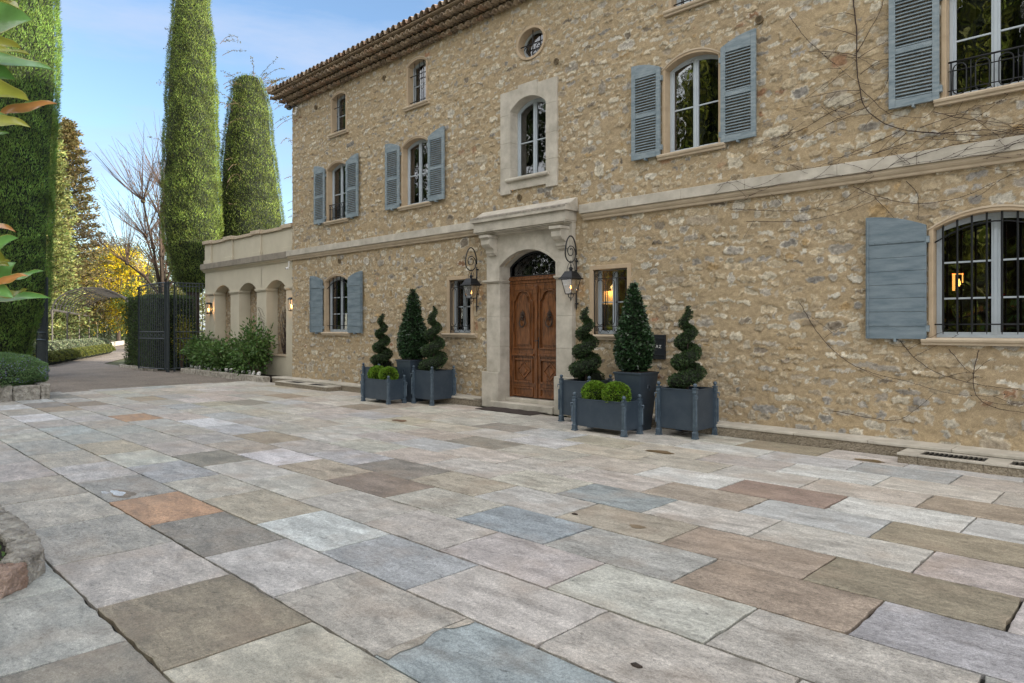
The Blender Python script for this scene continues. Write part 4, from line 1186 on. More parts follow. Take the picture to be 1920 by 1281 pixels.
b = MB(); b.box(PC + .045, PC + .075, yd - .012, yd, 1.18, 1.40); b.tube([(PC + .06, yd - .01, 1.33), (PC + .06, yd - .055, 1.33), (PC - .02, yd - .06, 1.325)], .009, 8)
b.build('handle', M['iron'], D, smooth=False)
fa = arch(PC, .738, 2.601, 2.80, 3.085, 16)
MB().prism(fa, yd + .055, yd + .06).build('fanlight_glass', M['glass'], D)
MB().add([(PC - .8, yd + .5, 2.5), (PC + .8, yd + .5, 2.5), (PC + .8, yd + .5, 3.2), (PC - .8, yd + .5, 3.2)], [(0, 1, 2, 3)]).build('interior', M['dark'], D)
q = MB(); fi = arch(PC, .70, 2.625, 2.79, 3.055, 16); q.ring(fa, fi, yd + .005, yd + .03)
def tr(sx, pts): return [(PC + sx * x, yd + .015, z_) for x, z_ in pts]
for s in (-1, 1):
    for (x, z_, r, a, tn) in ((.16, 2.86, .095, 0, 1.6), (.40, 2.80, .08, 1, 1.5), (.57, 2.71, .055, 2, 1.4), (.10, 2.70, .055, 3, 1.4), (.30, 2.69, .05, 0, 1.4), (.30, 2.93, .05, 2, 1.4), (.50, 2.87, .045, 4, 1.3), (.06, 2.98, .04, 1, 1.2), (.44, 2.67, .035, 1, 1.2)):
        q.tube(tr(s, [(px, pz) for px, _, pz in spiral(x, z_, .01, r, a, tn, 22)]), .006, 5)
    q.tube(tr(s, [(0, 2.63), (.12, 2.78), (.28, 2.84), (.42, 2.72), (.62, 2.66)]), .006, 5)
    q.tube(tr(s, [(0, 3.05), (.06, 2.93), (.0, 2.82)]), .006, 5); q.tube(tr(s, [(.22, 3.03), (.22, 2.62)]), .005, 5); q.tube(tr(s, [(.48, 2.95), (.48, 2.62)]), .005, 5)
q.build('fanlight_grille', M['iron'], D, smooth=True)

# door mat
b = MB(); n = 24; b_ = []
top = []; 
for i in range(n + 1):
    x = -9.92 + 1.45 * i / n; top.append(x)
vs = []
for j, yy in enumerate((9.13, 9.3, 9.45, 9.60)):
    for i, x in enumerate(top): vs.append((x, yy + (.012 * math.sin(i * 1.1) if j in (0, 3) else 0), .012 + .004 * math.sin(i * .9 + j)))
m_ = n + 1
vs2 = [(x, y, 0.001) for x, y, _ in vs]
fs = [(j * m_ + i, j * m_ + i + 1, (j + 1) * m_ + i + 1, (j + 1) * m_ + i) for j in range(3) for i in range(n)]
N0 = len(vs)
ed = [(i) for i in range(m_)] + [j * m_ + n for j in range(1, 4)] + [3 * m_ + i for i in range(n - 1, -1, -1)] + [j * m_ for j in (2, 1)]
fs += [(ed[i], ed[(i + 1) % len(ed)], ed[(i + 1) % len(ed)] + N0, ed[i] + N0) for i in range(len(ed))]
o = MB().add(vs + vs2, fs).build('doormat', M['mat']); tag(o, 'dark brown doormat with wavy edges lying before the front door step', 'doormat')

# ------------------------------------------------------------ wall lanterns on scroll brackets
def lantern(X_, lab):
    root = empty('wall_lantern', (X_, 9.8, 2.0), lab, 'lantern', 'wrought iron lanterns beside the front door')
    yb = 9.765
    b = MB(); pts = [(X_, yb, 1.90), (X_, yb, 2.0), (X_, yb, 2.84)]
    R0 = .155; yc = yb - R0
    pts2 = [(X_, yc + R0 * math.cos(t), 2.90 + .33 * math.sin(t)) for t in np.linspace(0, math.pi, 18)]
    ctr = []
    yl = 9.50
    for t in np.linspace(0, 1, 40):
        a = math.pi + t * 2 * math.pi * 1.9; r = R0 * (1 - t) ** .8 * .96 + .012
        ctr.append((X_, yc + .005 + r * math.cos(a) * 1.0 + .0 * t, 2.90 + .085 * t + r * math.sin(a) * 1.05))
    b.tube(pts[:1] + [(X_, yb, 1.95)] + pts[2:], [.003, .014, .014], 8)
    b.tube(pts2 + ctr[1:], [.013] * 18 + [.012 - .006 * i / 38 for i in range(39)], 6)
    b.ball((X_, ctr[-1][1], ctr[-1][2]), .014, 8, 6)
    for zz in (2.02, 2.28, 2.62, 2.79): b.lathe((X_, yb, zz), [(.014, -.012), (.022, -.006), (.022, .006), (.014, .012)], 8)
    for zz in (2.02, 2.28, 2.79):
        b.tube([(X_, yb, zz), (X_, 9.80, zz)], .011, 6); b.tube([(X_ - .02, 9.79, zz), (X_ + .02, 9.79, zz + .0)], .018, 6)
    b.tube([(X_, yc - .0, 2.80), (X_, yc, 2.69)], .007, 6)
    yl = yc
    b.build('bracket', M['iron'], root, smooth=True)
    hd = empty('lantern_head', (0, 0, 0)); hd.parent = root; hd.location = (0, yl - 9.8, 0)
    b = MB()
    b.tube([(X_ + .095 * math.cos(t), yl + .0, 2.56 + .20 * math.sin(t)) for t in np.linspace(-.1, math.pi + .1, 16)], .0055, 5)
    b.lathe((X_, yl, 0), [(.003, 2.725), (.010, 2.71), (.014, 2.695), (.007, 2.68), (.02, 2.672), (.035, 2.655), (.045, 2.64), (.03, 2.632), (.028, 2.60), (.04, 2.592)], 10)
    b.frustum((X_, yl), 2.47, 2.595, .142, .078); b.frustum((X_, yl), 2.452, 2.4695, .168, .160); b.frustum((X_, yl), 2.4695, 2.49, .160, .128)
    b.build('roof', M['iron'], hd, bevel=.002)
    f_ = MB()
    for i, j in ((-1, -1), (1, -1), (1, 1), (-1, 1)):
        f_.tube([(X_ + i * .122, yl + j * .122, 2.452), (X_ + i * .070, yl + j * .070, 2.19)], .0065, 5)
    for (za, h) in ((2.45, .122), (2.19, .070)):
        f_.tube([(X_ - h, yl - h, za), (X_ + h, yl - h, za), (X_ + h, yl + h, za), (X_ - h, yl + h, za)], .0075, 5, closed=True)
    for i, j in ((-1, 0), (1, 0), (0, 1), (0, -1)):
        f_.tube([(X_ + i * .07, yl + j * .07, 2.19), (X_ + i * .055, yl + j * .055, 2.14), (X_ + i * .02, yl + j * .02, 2.11), (X_, yl, 2.13)], .005, 5)
    f_.lathe((X_, yl, 0), [(.002, 2.055), (.008, 2.075), (.014, 2.09), (.006, 2.105), (.006, 2.20), (.022, 2.205), (.022, 2.215), (.008, 2.22)], 8)
    f_.build('cage', M['iron'], hd)
    gl = MB()
    for k in range(4):
        c_ = [(-1, -1), (1, -1), (1, 1), (-1, 1)]; a_, b_2 = c_[k], c_[(k + 1) % 4]
        gl.add([(X_ + a_[0] * .068, yl + a_[1] * .068, 2.20), (X_ + b_2[0] * .068, yl + b_2[1] * .068, 2.20), (X_ + b_2[0] * .119, yl + b_2[1] * .119, 2.445), (X_ + a_[0] * .119, yl + a_[1] * .119, 2.445)], [(0, 1, 2, 3)])
    gl.build('glazing', M['lampglass'], hd)
    MB().lathe((X_, yl, 2.222), [(.012, 0), (.012, .055), (.004, .056)], 8).build('candle', M['white'], hd)
    MB().lathe((X_, yl, 2.30), [(.002, -.022), (.013, -.008), (.015, .006), (.008, .028), (.001, .05)], 8).build('flame', M['flame'], hd, smooth=True)
    l = bpy.data.lights.new('lantern_light', 'POINT'); l.energy = .5; l.color = (1, .55, .2); l.shadow_soft_size = .02
    lo = link(bpy.data.objects.new('lantern_light', l)); lo.location = (X_, yl, 2.31)
lantern(-10.56, 'black iron lantern on a scroll bracket between the small barred window and the door')
lantern(-7.91, 'black iron lantern on a scroll bracket right of the front door')

# utility box with lettering
UB = empty('utility_box', (-6.34, 9.8, 1.07), 'black metal gas meter door lettered GAZ set low in the stone wall', 'utility box')
MB().box(-6.60, -6.08, 9.775, 9.85, 1.07, 1.47).build('door', M['blackpaint'], UB, bevel=.004)
b = MB()
for z_ in (1.13, 1.40): b.box(-6.59, -6.09, 9.765, 9.776, z_, z_ + .02)
b.build('hinge_strap', M['blackpaint'], UB, bevel=.003)
def text_obj(body, size, loc, mat, parent, name='lettering'):
    cu = bpy.data.curves.new(name, 'FONT'); cu.body = body; cu.size = size; cu.extrude = .001; cu.space_character = 1.25
    cu.align_x = 'CENTER'; cu.align_y = 'CENTER'
    to = bpy.data.objects.new(name, cu); SC.collection.objects.link(to)
    bpy.context.view_layer.update()
    me = bpy.data.meshes.new_from_object(to.evaluated_get(bpy.context.evaluated_depsgraph_get()))
    SC.collection.objects.unlink(to); bpy.data.objects.remove(to)
    for v in me.vertices: x, y, z = v.co; v.co = (x, -z, y)
    me.materials.clear(); me.materials.append(mat)
    o = bpy.data.objects.new(name, me); link(o, parent); off = wloc(parent)
    o.location = (loc[0] - off.x, loc[1] - off.y, loc[2] - off.z); return o
text_obj('GAZ', .075, (-6.225, 9.772, 1.275), M['white'], UB)

# floodlight and cameras on the corner
F_ = empty('floodlight', (-18.1, 9.7, 7.8), 'round black floodlight under the eaves corner', 'floodlight')
b = MB(); b.tube([(-18.05, 9.80, 7.84), (-18.05, 9.70, 7.84), (-18.16, 9.62, 7.80)], .02, 6)
b.lathe((-18.2, 9.60, 7.79), [(.03, .08), (.075, .05), (.085, .0), (.085, -.01)], 12)
b.build('housing', M['iron'], F_); MB().lathe((-18.2, 9.60, 7.775), [(.075, 0), (.05, -.03), (.01, -.04)], 12).build('lens', M['glass'], F_)
def seccam(x, y, z_, lab):
    c_ = empty('security_camera', (x, y, z_), lab, 'security camera', 'small white wall cameras')
    b = MB(); b.tube([(x, y, z_ + .16), (x, y, z_ + .03)], .018, 8); b.lathe((x, y + .02, z_ + .16), [(.035, 0), (.035, .03)], 10); b.build('mount', M['white'], c_)
    MB().tube([(x, y, z_), (x - .04, y - .07, z_ - .02)], [.035, .03], 10).build('body', M['white'], c_)
    MB().tube([(x - .041, y - .071, z_ - .021), (x - .047, y - .082, z_ - .023)], [.022, .018], 10).build('lens', M['blackpaint'], c_)
seccam(-18.02, 9.72, 7.62, 'small white security camera below the floodlight at the eaves corner')
seccam(-18.55, 9.78, 3.30, 'small white security camera under the stone band at the house corner')

# grates
def grate(x0, x1, y0, y1, z_, lab):
    r_ = empty('drain_grate', ((x0 + x1) / 2, (y0 + y1) / 2, z_), lab, 'drain grate', 'black iron grates in the stone kerb')
    MB().add([(x0, y0, z_ - .03), (x1, y0, z_ - .03), (x1, y1, z_ - .03), (x0, y1, z_ - .03)], [(0, 1, 2, 3)]).build('shaft', M['dark'], r_)
    b = MB(); n = max(6, int((x1 - x0) / .045))
    for i in range(n): x = x0 + (x1 - x0) * (i + .5) / n; b.box(x - .011, x + .011, y0, y1, z_ - .02, z_ + .0)
    b.build('bars', M['iron'], r_)
def gratekerb(x0, x1, y0, y1, holes, h=.09):
    b = MB(); xs = [x0] + [v for a in holes for v in a[:2]] + [x1]
    for i in range(0, len(xs), 2): b.box(xs[i], xs[i + 1], y0, y1, -.02, h)
    for a in holes: b.box(a[0] + .001, a[1] - .001, y0, y0 + .06, -.02, h); b.box(a[0] + .001, a[1] - .001, y1 - .06, y1, -.02, h)
    tag(b.build('kerb', M['roughcast'], bevel=.006), kind='structure')
    b = MB()
    for i in range(0, len(xs), 2): b.box(xs[i] - .005, xs[i + 1], y0 - .012, y1, h + .001, h + .028)
    for a in holes: b.box(a[0] + .001, a[1] - .001, y0 - .012, y0 + .06, h + .001, h + .028); b.box(a[0] + .001, a[1] - .001, y1 - .06, y1, h + .001, h + .028)
    tag(b.build('kerb_cap', M['cutstone'], bevel=.006), kind='structure')
gratekerb(-2.45, 2.0, 9.02, 9.43, [(-2.24, -1.60), (-1.38, -1.06), (-.9, -.3)])
grate(-2.235, -1.605, 9.08, 9.37, .112, 'long black iron drain grate in the raised stone kerb, lower right')
grate(-1.375, -1.065, 9.08, 9.37, .112, 'short black iron drain grate at the right picture edge')
grate(-.895, -.305, 9.08, 9.37, .112, 'black iron drain grate beyond the right picture edge')
gratekerb(-17.9, -15.2, 9.03, 9.43, [(-17.5, -16.75), (-16.35, -15.6)])
grate(-17.495, -16.755, 9.09, 9.37, .112, 'black iron drain grate nearest the house corner')
grate(-16.345, -15.605, 9.09, 9.37, .112, 'black iron drain grate left of the left planter group')

# lamps seen through the windows
TL = empty('table_lamp', (-7.33, 10.5, 1.5), 'lit table lamp with a glowing pleated shade behind the right barred window', 'lamp')
MB().lathe((-7.68, 10.42, 2.02), [(.15, 0), (.085, .24)], 16).build('shade', M['shade'], TL, smooth=True)
MB().lathe((-7.68, 10.42, 1.5), [(.07, 0), (.03, .05), (.05, .2), (.02, .35), (.012, .56)], 12).build('base', M['curtain'], TL, smooth=True)
l = bpy.data.lights.new('table_lamp_light', 'POINT'); l.energy = 9; l.color = (1, .55, .22); l.shadow_soft_size = .08
lo = link(bpy.data.objects.new('table_lamp_light', l)); lo.location = (-7.5, 10.36, 2.32)
HL = empty('hall_lantern', (-2.2, 10.5, 2.2), 'small amber lantern glowing inside the large barred window', 'lamp')
b = MB(); b.box(-2.19, -2.16, 10.44, 10.45, 2.07, 2.29); b.box(-2.19, -2.07, 10.44, 10.45, 2.278, 2.29); b.box(-2.082, -2.07, 10.44, 10.45, 2.17, 2.29)
b.build('cage', M['amber'], HL)
MB().lathe((-2.11, 10.42, 2.1500000000000004), [(.002, -.03), (.018, 0), (.015, .03), (.002, .07)], 8).build('flame', M['flame'], HL, smooth=True)
# ------------------------------------------------------------ cream arcade wing
WG = empty('arcade_wing', (-22, 10.2, 0), 'low cream rendered wing with three blind arches and a panelled parapet', 'building')
AY = 10.2; WX0, WX1 = -25.55, -18.43
wo_ = []
ARC = [(-24.06, .64), (-22.10, .64), (-20.16, .64)]
b = MB(); b.box(WX0, WX1, AY + .39, 13.2, 0, 3.5); b.build('core', M['rubble_plain'], WG)
b = MB()
xs = [WX0] + [v for c, h in ARC for v in (c - h, c + h)] + [WX1]
for i in range(0, len(xs), 2): b.box(xs[i], xs[i + 1], AY, AY + .389, 0, 2.72)
for c, h in ARC: b.box(c - h + .0005, c + h - .0005, AY + .02, AY + .389, 0, .70)
b.build('pier', M['cream'], WG, bevel=.008)
b = MB()
for c, h in ARC:
    a = arch(c, h, 2.72, 2.80, 3.05, 14)
    x0, x1 = c - .98, c + .98
    x0 = max(x0, WX0); 
    if c == ARC[-1][0]: x1 = WX1
    if c == ARC[0][0]: x0 = WX0
    po = [(x0, 2.721), (x0, 3.56), (x1, 3.56), (x1, 2.721)]
    m = a
    left = [q for q in m if q[0] <= c]; right = [q for q in m if q[0] > c]
    b.prism([(x0, 2.721), (x0, 3.56), (c, 3.56)] + left[::-1], AY, AY + .389)
    b.prism([(c, 3.56), (x1, 3.56), (x1, 2.721)] + right[::-1] + [left[-1]], AY, AY + .389)
b.build('arcade', M['cream'], WG)
b = MB()
for i in range(0, len(xs), 2):
    b = MB()
    for d, za, zb in ((.05, 2.76, 2.82), (.03, 2.725, 2.759)): b.box(xs[i] - d, min(xs[i + 1] + d, WX1), AY - d, AY + .37, za, zb)
    b.build('impost', M['cream'], WG, bevel=.006)
b = MB()
for c, h in ARC: b.box(c - h, c + h, AY - .02, AY + .389, .701, .74)
b.build('ledge', M['sillstone'], WG, bevel=.004)
b = MB(); b.box(WX0 - .12, WX1 + .0, AY - .14, AY + .4, 3.66, 3.86); b.build('cornice', pm('cornice', (.33, .29, .235), .9, .35, 3, .5, 50, col2=(.17, .15, .125), detail=9), WG, bevel=.012)
b = MB(); b.prismx([(AY + .3, 3.56), (AY - .03, 3.56), (AY - .05, 3.60), (AY - .10, 3.63), (AY - .11, 3.659), (AY + .3, 3.659)], WX0 - .08, WX1); b.build('cornice_moulding', M['cream'], WG)
b = MB(); b.box(WX0, WX1, AY + .04, AY + .30, 3.861, 4.56)
px = [-25.3, -23.55, -21.45, -19.4]
for x in px:
    b.box(x - .27, x + .27, AY - .01, AY + .0395, 3.862, 4.56); b.box(x - .30, x + .30, AY - .04, AY + .035, 3.8625, 4.0)
b.build('parapet', M['cream'], WG, bevel=.008)
b = MB(); b.box(WX0 - .05, WX1, AY - .02, AY + .36, 4.561, 4.66)
for x in px: b.box(x - .33, x + .33, AY - .08, AY + .40, 4.575, 4.70)
b.build('coping', M['sillstone'], WG, bevel=.012)
def winglamp(x, lab):
    r_ = empty('wall_lamp', (x, AY - .05, 2.2), lab, 'lamp', 'lit brass lamps on the cream wing')
    y = AY - .10
    b = MB(); b.box(x - .07, x + .07, AY - .02, AY, 2.08, 2.45); b.frustum((x, y), 2.42, 2.47, .09, .05); b.box(x - .085, x + .085, y - .085, y + .085, 2.405, 2.42); b.frustum((x, y), 2.06, 2.09, .04, .08)
    for i, j in ((-1, -1), (1, -1), (1, 1), (-1, 1)): b.tube([(x + i * .075, y + j * .075, 2.09), (x + i * .075, y + j * .075, 2.41)], .008, 5)
    b.build('cage', pm('verdigris', (.02, .03, .035), .5, .3, 9, .1, 60, metal=.3), r_)
    for dx in (-.03, .03): MB().lathe((x + dx, y, 2.18), [(.001, -.04), (.014, 0), (.012, .04), (.001, .09)], 8).build('flame', M['flame'], r_, smooth=True)
    l = bpy.data.lights.new('lamp_light', 'POINT'); l.energy = 3.5; l.color = (1, .5, .17); l.shadow_soft_size = .03
    lo = link(bpy.data.objects.new('lamp_light', l)); lo.location = (x, y, 2.24)
winglamp(-25.0, 'lit wall lamp on the far end pier of the cream wing beside the fence')
winglamp(-18.98, 'lit wall lamp on the cream pier next to the stone house corner')

# ------------------------------------------------------------ planters
def planter_mesh(wd, dp, h, root):
    hx, hy = wd / 2, dp / 2
    b = MB(); th = .006
    zb = h * .16
    for s in (-1, 1):
        b.box(-hx + .02, hx - .02, s * (hy - .012) - th, s * (hy - .012) + th, zb, h - .02)
        b.box(s * (hx - .012) - th, s * (hx - .012) + th, -hy + .026, hy - .026, zb, h - .02)
    b.box(-hx + .03, hx - .03, -hy + .03, hy - .03, zb, zb + .012)
    b.build('tub', M['planter'], root, bevel=.002)
    b = MB()
    for s in (-1, 1):
        b.box(-hx + .02, hx - .02, s * (hy - .012) - .012, s * (hy - .012) + .012, h - .0195, h); b.box(s * (hx - .012) - .012, s * (hx - .012) + .012, -hy + .03, hy - .03, h - .0195, h)
    b.build('rim', M['planter'], root, bevel=.003)
    for i in (-1, 1):
        for j in (-1, 1):
            x, y = i * hx, j * hy
            p = MB()
            a = math.pi / 4
            p.lathe((x, y, 0), [(.058, 0), (.058, .018), (.048, .022), (.046, .075), (.050, .08), (.050, .09), (.036, .10), (.034, h - .06), (.042, h - .05), (.044, h - .03), (.038, h - .02), (.036, h + .005), (.046, h + .012), (.046, h + .022), (.015, h + .032)], 4, a)
            p.lathe((x, y, 0), [(.014, h + .03), (.017, h + .038), (.026, h + .050), (.030, h + .066), (.026, h + .082), (.015, h + .092), (.002, h + .095)], 10)
            p.lathe((x + i * .030, y + j * .030, 0), [(.014, h * .28), (.014, h * .78)], 6)
            # ring handle
            for t in range(1):
                cx, cy = x + i * .045, y + j * .045
                d = Vector((i, j, 0)).normalized(); e = Vector((-d.y, d.x, 0))
                c_ = Vector((x, y, h - .10)) + d * .055
                p.tube([c_ + e * .020 * math.cos(q) + Vector((0, 0, .024 * math.sin(q))) + d * .006 for q in np.linspace(0, 2 * math.pi, 13)[:-1]], .005, 5, closed=True)
                p.tube([Vector((x, y, h - .075)) + d * .02, Vector((x, y, h - .075)) + d * .065], .010, 6)
            p.build('leg', M['planter_leg'], root)
    MB().box(-hx + .03, hx - .03, -hy + .03, hy - .03, h - .07, h - .055).build('soil', M['soil'], root)
def put(template, loc, lab):
    c = copy_tree(template); c.location = loc; c['label'] = lab; return c
sq = empty('planter_box', (0, 0, 0), 'tall square dark steel planter with ball finials, left rear of the right group', 'planter', 'dark steel planters beside the front door')
planter_mesh(.60, .58, .70, sq)
rc = empty('planter_trough', (0, 0, 0), 'low rectangular dark steel trough of two bright box balls, front of the right planter group', 'planter', 'dark steel planters beside the front door')
planter_mesh(.92, .40, .50, rc)
tp = empty('tapered_planter', (0, 0, 0), 'tall tapered dark steel planter under the larger cone bush, right of the door', 'planter', 'dark steel planters beside the front door')
b = MB(); h0, h1, t0, t1 = 0, .90, .165, .245
b.frustum((0, 0), 0, .87, t0, t1); b.frustum((0, 0), .871, .90, t1 + .012, t1 + .014); b.build('tub', M['planter'], tp, bevel=.004)
MB().box(-.22, .22, -.22, .22, .9005, .906).build('soil', M['soil'], tp)
for s in (-1, 1):
    MB().tube([(s * (.235), .035 * math.cos(q), .66 + .045 * math.sin(q)) for q in np.linspace(0, 2 * math.pi, 13)[:-1]], .006, 5, closed=True).build('ring_handle', M['planter'], tp)
    MB().tube([(.035 * math.cos(q), s * (.235), .66 + .045 * math.sin(q)) for q in np.linspace(0, 2 * math.pi, 13)[:-1]], .006, 5, closed=True).build('ring_handle', M['planter'], tp)
put(sq, (-5.31, 9.15, 0), 'tall square dark steel planter at the right end of the right group')
put(sq, (-11.27, 9.20, 0), 'tall square dark steel planter at the right of the left group')
put(sq, (-12.95, 9.08, 0), 'tall square dark steel planter at the rear left of the left group')
sq.location = (-7.30, 9.27, 0)
put(rc, (-12.24, 8.62, 0), 'low rectangular dark steel trough of two bright box balls, front of the left planter group')
rc.location = (-6.32, 8.53, 0)
put(tp, (-11.92, 9.14, 0), 'tall tapered dark steel planter under the cone bush in the left group')
tp.location = (-6.16, 9.08, 0)

# topiary
def spiral_tree(x, y, z0, h, rb, a0, lab, turns=4.0, n=9000):
    root = empty('spiral_topiary', (x, y, z0), lab, 'topiary', 'clipped dark green spiral bushes')
    b = MB(); b.tube([(x, y, z0 - .05), (x + .01, y, z0 + h * .5), (x, y, z0 + h * .97)], [.022, .014, .004], 6); b.build('trunk', M['bark'], root)
    def path(t):
        zz = z0 + .06 + (h - .06) * t ** .92; Rr = rb * (1 - t) ** .85 * .60 + .014; rr = rb * .44 * (1 - t) ** .72 + .019
        a = a0 + turns * 2 * math.pi * t ** .9
        return np.array([x + Rr * math.cos(a), y + Rr * math.sin(a), zz]), rr
    ts = np.linspace(0, 1, 60); P = [path(t) for t in ts]
    b = MB(); b.tube([tuple(p) for p, _ in P], [r * .84 for _, r in P], 10); b.build('core', M['leafcore'], root)
    t = 1 - np.sqrt(rng.random(n)) ; t = np.clip(t, 0, 1)
    pts = np.zeros((n, 3)); rad = np.zeros(n)
    pp = np.array([p for p, _ in P]); rr = np.array([r for _, r in P])
    for k in range(3): pts[:, k] = np.interp(t, ts, pp[:, k])
    rad = np.interp(t, ts, rr)
    tan = np.gradient(pp, axis=0); T = np.stack([np.interp(t, ts, tan[:, k]) for k in range(3)], 1); T = nrm(T)
    d = rng.normal(size=(n, 3)); d = nrm(d - T * (d * T).sum(1, keepdims=True)); d[:, 2] *= .78
    p = pts + d * (rad * (.93 + .13 * rng.random(n)) * (1 + .12 * n3(pts + d * .1, 26, 2)))[:, None]
    leaves('foliage', p, d + rng.normal(size=(n, 3)) * .6, .022 + .026 * rng.random(n), .016, colvar(n, v=.5), LF['topiary'], root)
spiral_tree(-7.30, 9.27, .66, 1.28, .255, .4, 'spiral clipped bush between the front door and the right barred window')
spiral_tree(-5.31, 9.15, .66, 1.25, .235, 2.3, 'spiral clipped bush at the far right of the planters, in front of bare stone wall')
spiral_tree(-11.27, 9.20, .66, 1.38, .265, 2.9, 'spiral clipped bush touching the left cone bush, below the left barred window')
spiral_tree(-12.95, 9.08, .66, 1.24, .215, 1.2, 'thin spiral clipped bush at the far left of the planters')
def cone_tree(x, y, z0, h, r, lab, n=6500):
    root = empty('cone_topiary', (x, y, z0), lab, 'topiary', 'cone shaped evergreen bushes in tapered planters')
    MB().tube([(x, y, z0 - .03), (x, y, z0 + h * .9)], [.025, .006], 6).build('trunk', M['bark'], root)
    prof = lambda u: r * np.interp(u, [0, .06, .18, .35, .7, 1], [.62, .86, 1.0, .93, .42, .04])
    MB().lathe((x, y, z0 + .02), [(float(prof(u)) * .84, h * u) for u in np.linspace(0, 1, 14)], 14).build('core', M['leafcore'], root, smooth=True)
    u = 1 - np.sqrt(1 - rng.random(n) * .995) ; a = rng.random(n) * 6.283
    u = np.where(rng.random(n) < .3, rng.random(n), u)
    rr = prof(u); P = np.stack([x + rr * np.cos(a), y + rr * np.sin(a), z0 + .02 + h * u], 1)
    o = np.stack([np.cos(a), np.sin(a), np.full(n, .25)], 1)
    P += o * (n3(P, 14, 4) * .018 + rng.normal(size=n) * .02)[:, None]
    D_ = o * .7 + rng.normal(size=(n, 3)) * .6 + np.array([0, 0, -.1])
    leaves('foliage', P, D_, .035 + .035 * rng.random(n), .028 + .014 * rng.random(n), colvar(n, v=.7), LF['laurel'], root)
cone_tree(-6.205, 9.08, .90, 1.36, .265, 'large leafy cone bush in front of the right barred window')
cone_tree(-11.90, 9.14, .90, 1.48, .285, 'large leafy cone bush left of the left barred window')
def ball(x, y, z, r, lab, n=4200):
    root = empty('box_ball', (x, y, z - r), lab, 'bush', 'bright green box balls in the troughs')
    MB().ball((x, y, z), r * .84, 14, 10, .85).build('core', M['leafcore'], root, smooth=True)
    d = nrm(rng.normal(size=(n, 3))); d[:, 2] *= .9; d[:, 2] = np.where(d[:, 2] < -.45, -d[:, 2], d[:, 2])
    P = np.array([x, y, z]) + d * (r * (.92 + .12 * rng.random(n) + .035 * n3(d, 9, int(x * 10) % 9 + 1)))[:, None]
    leaves('foliage', P, d + rng.normal(size=(n, 3)) * .5, .024 + .018 * rng.random(n), .018, colvar(n, v=.6) * np.clip(1 + .25 * n3(P, 38, 5), .4, 1.5)[:, None], LF['box'], root)
ball(-6.54, 8.53, .58, .185, 'left bright green box ball in the right trough'); ball(-6.14, 8.53, .575, .20, 'right bright green box ball in the right trough')
ball(-12.46, 8.62, .58, .185, 'left bright green box ball in the left trough'); ball(-12.06, 8.62, .57, .185, 'right bright green box ball in the left trough')

ORDN = ['first', 'second', 'third', 'fourth', 'fifth', 'sixth', 'seventh', 'eighth', 'ninth', 'tenth', 'eleventh', 'twelfth', 'thirteenth', 'fourteenth', 'fifteenth']
# ------------------------------------------------------------ flower bed by the wing
b = MB(); x = -25.2
tag(MB().box(-25.3, -18.95, 9.42, 10.2, -.03, .10).build('bed_soil', M['soil']), kind='structure')
while x < -19.0:
    x2 = min(-18.92, x + random.uniform(.35, .8)); b.box(x + .004, x2 - .004, 9.20 + random.uniform(-.008, .008), 9.42, -.03, .16 + random.uniform(-.008, .008)); x = x2
for y in (9.43, 9.8): b.box(-25.42, -25.21, y, y + .36, -.03, .155)
tag(b.build('bed_kerb', M['roughstone'], bevel=.02), kind='structure')
def shrub(x, y, z0, h, r, mat, lab, n=3500, lf=.075, cat='shrub', group=None, name='shrub', col=(1, 1, 1), stems=14, wdr=.5):
    root = empty(name, (x, y, z0), lab, cat, group)
    b = MB(); P = []; D_ = []
    for i in range(stems):
        a = random.random() * 6.28; k = random.random() ** .6 * r; hh = h * random.uniform(.7, 1.0) * (1 - .25 * (k / r) ** 2)
        tip = (x + k * math.cos(a), y + k * math.sin(a), z0 + hh); mid_ = (x + k * .5 * math.cos(a), y + k * .5 * math.sin(a), z0 + hh * .5)
        b.tube([(x + .1 * k * math.cos(a), y + .1 * k * math.sin(a), z0), mid_, tip], [.012, .009, .004], 5)
        m = n // stems
        t = .25 + .75 * rng.random(m) ** .7
        base = np.array([x, y, z0]); c = base + (np.array(tip) - base) * t[:, None]
        s = .20 * r * (1.15 - .4 * t)[:, None]
        off = rng.normal(size=(m, 3)) * s * 1.2
        P.append(c + off); D_.append(off / np.maximum(s, 1e-3) * .7 + rng.normal(size=(m, 3)) * .5 + np.array([0, 0, .15]))
    b.build('stems', M['twig'], root)
    P = np.concatenate(P); D_ = np.concatenate(D_); P[:, 2] = np.maximum(P[:, 2], z0 + .04)
    leaves('foliage', P, D_, lf * (.7 + .6 * rng.random(len(P))), lf * wdr, colvar(len(P), base=col, v=.45), mat, root)
    return root
for i, (x, h, r, lb) in enumerate([(-24.9, 1.2, .62, 'leafy green shrub at the fence end of the flower bed'), (-23.7, .95, .6, 'leafy green shrub below the far arch of the cream wing'), (-22.5, 1.0, .62, 'leafy green shrub below the middle arch of the cream wing'), (-21.4, 1.05, .6, 'leafy green shrub in front of the pier between middle and near arch'), (-20.6, 1.65, .7, 'tallest leafy shrub in the flower bed, below the near arch')]):
    shrub(x, 9.78, .1, h, r, LF['shrub'], lb, n=2300, lf=.12, group='shrubs along the cream wing')
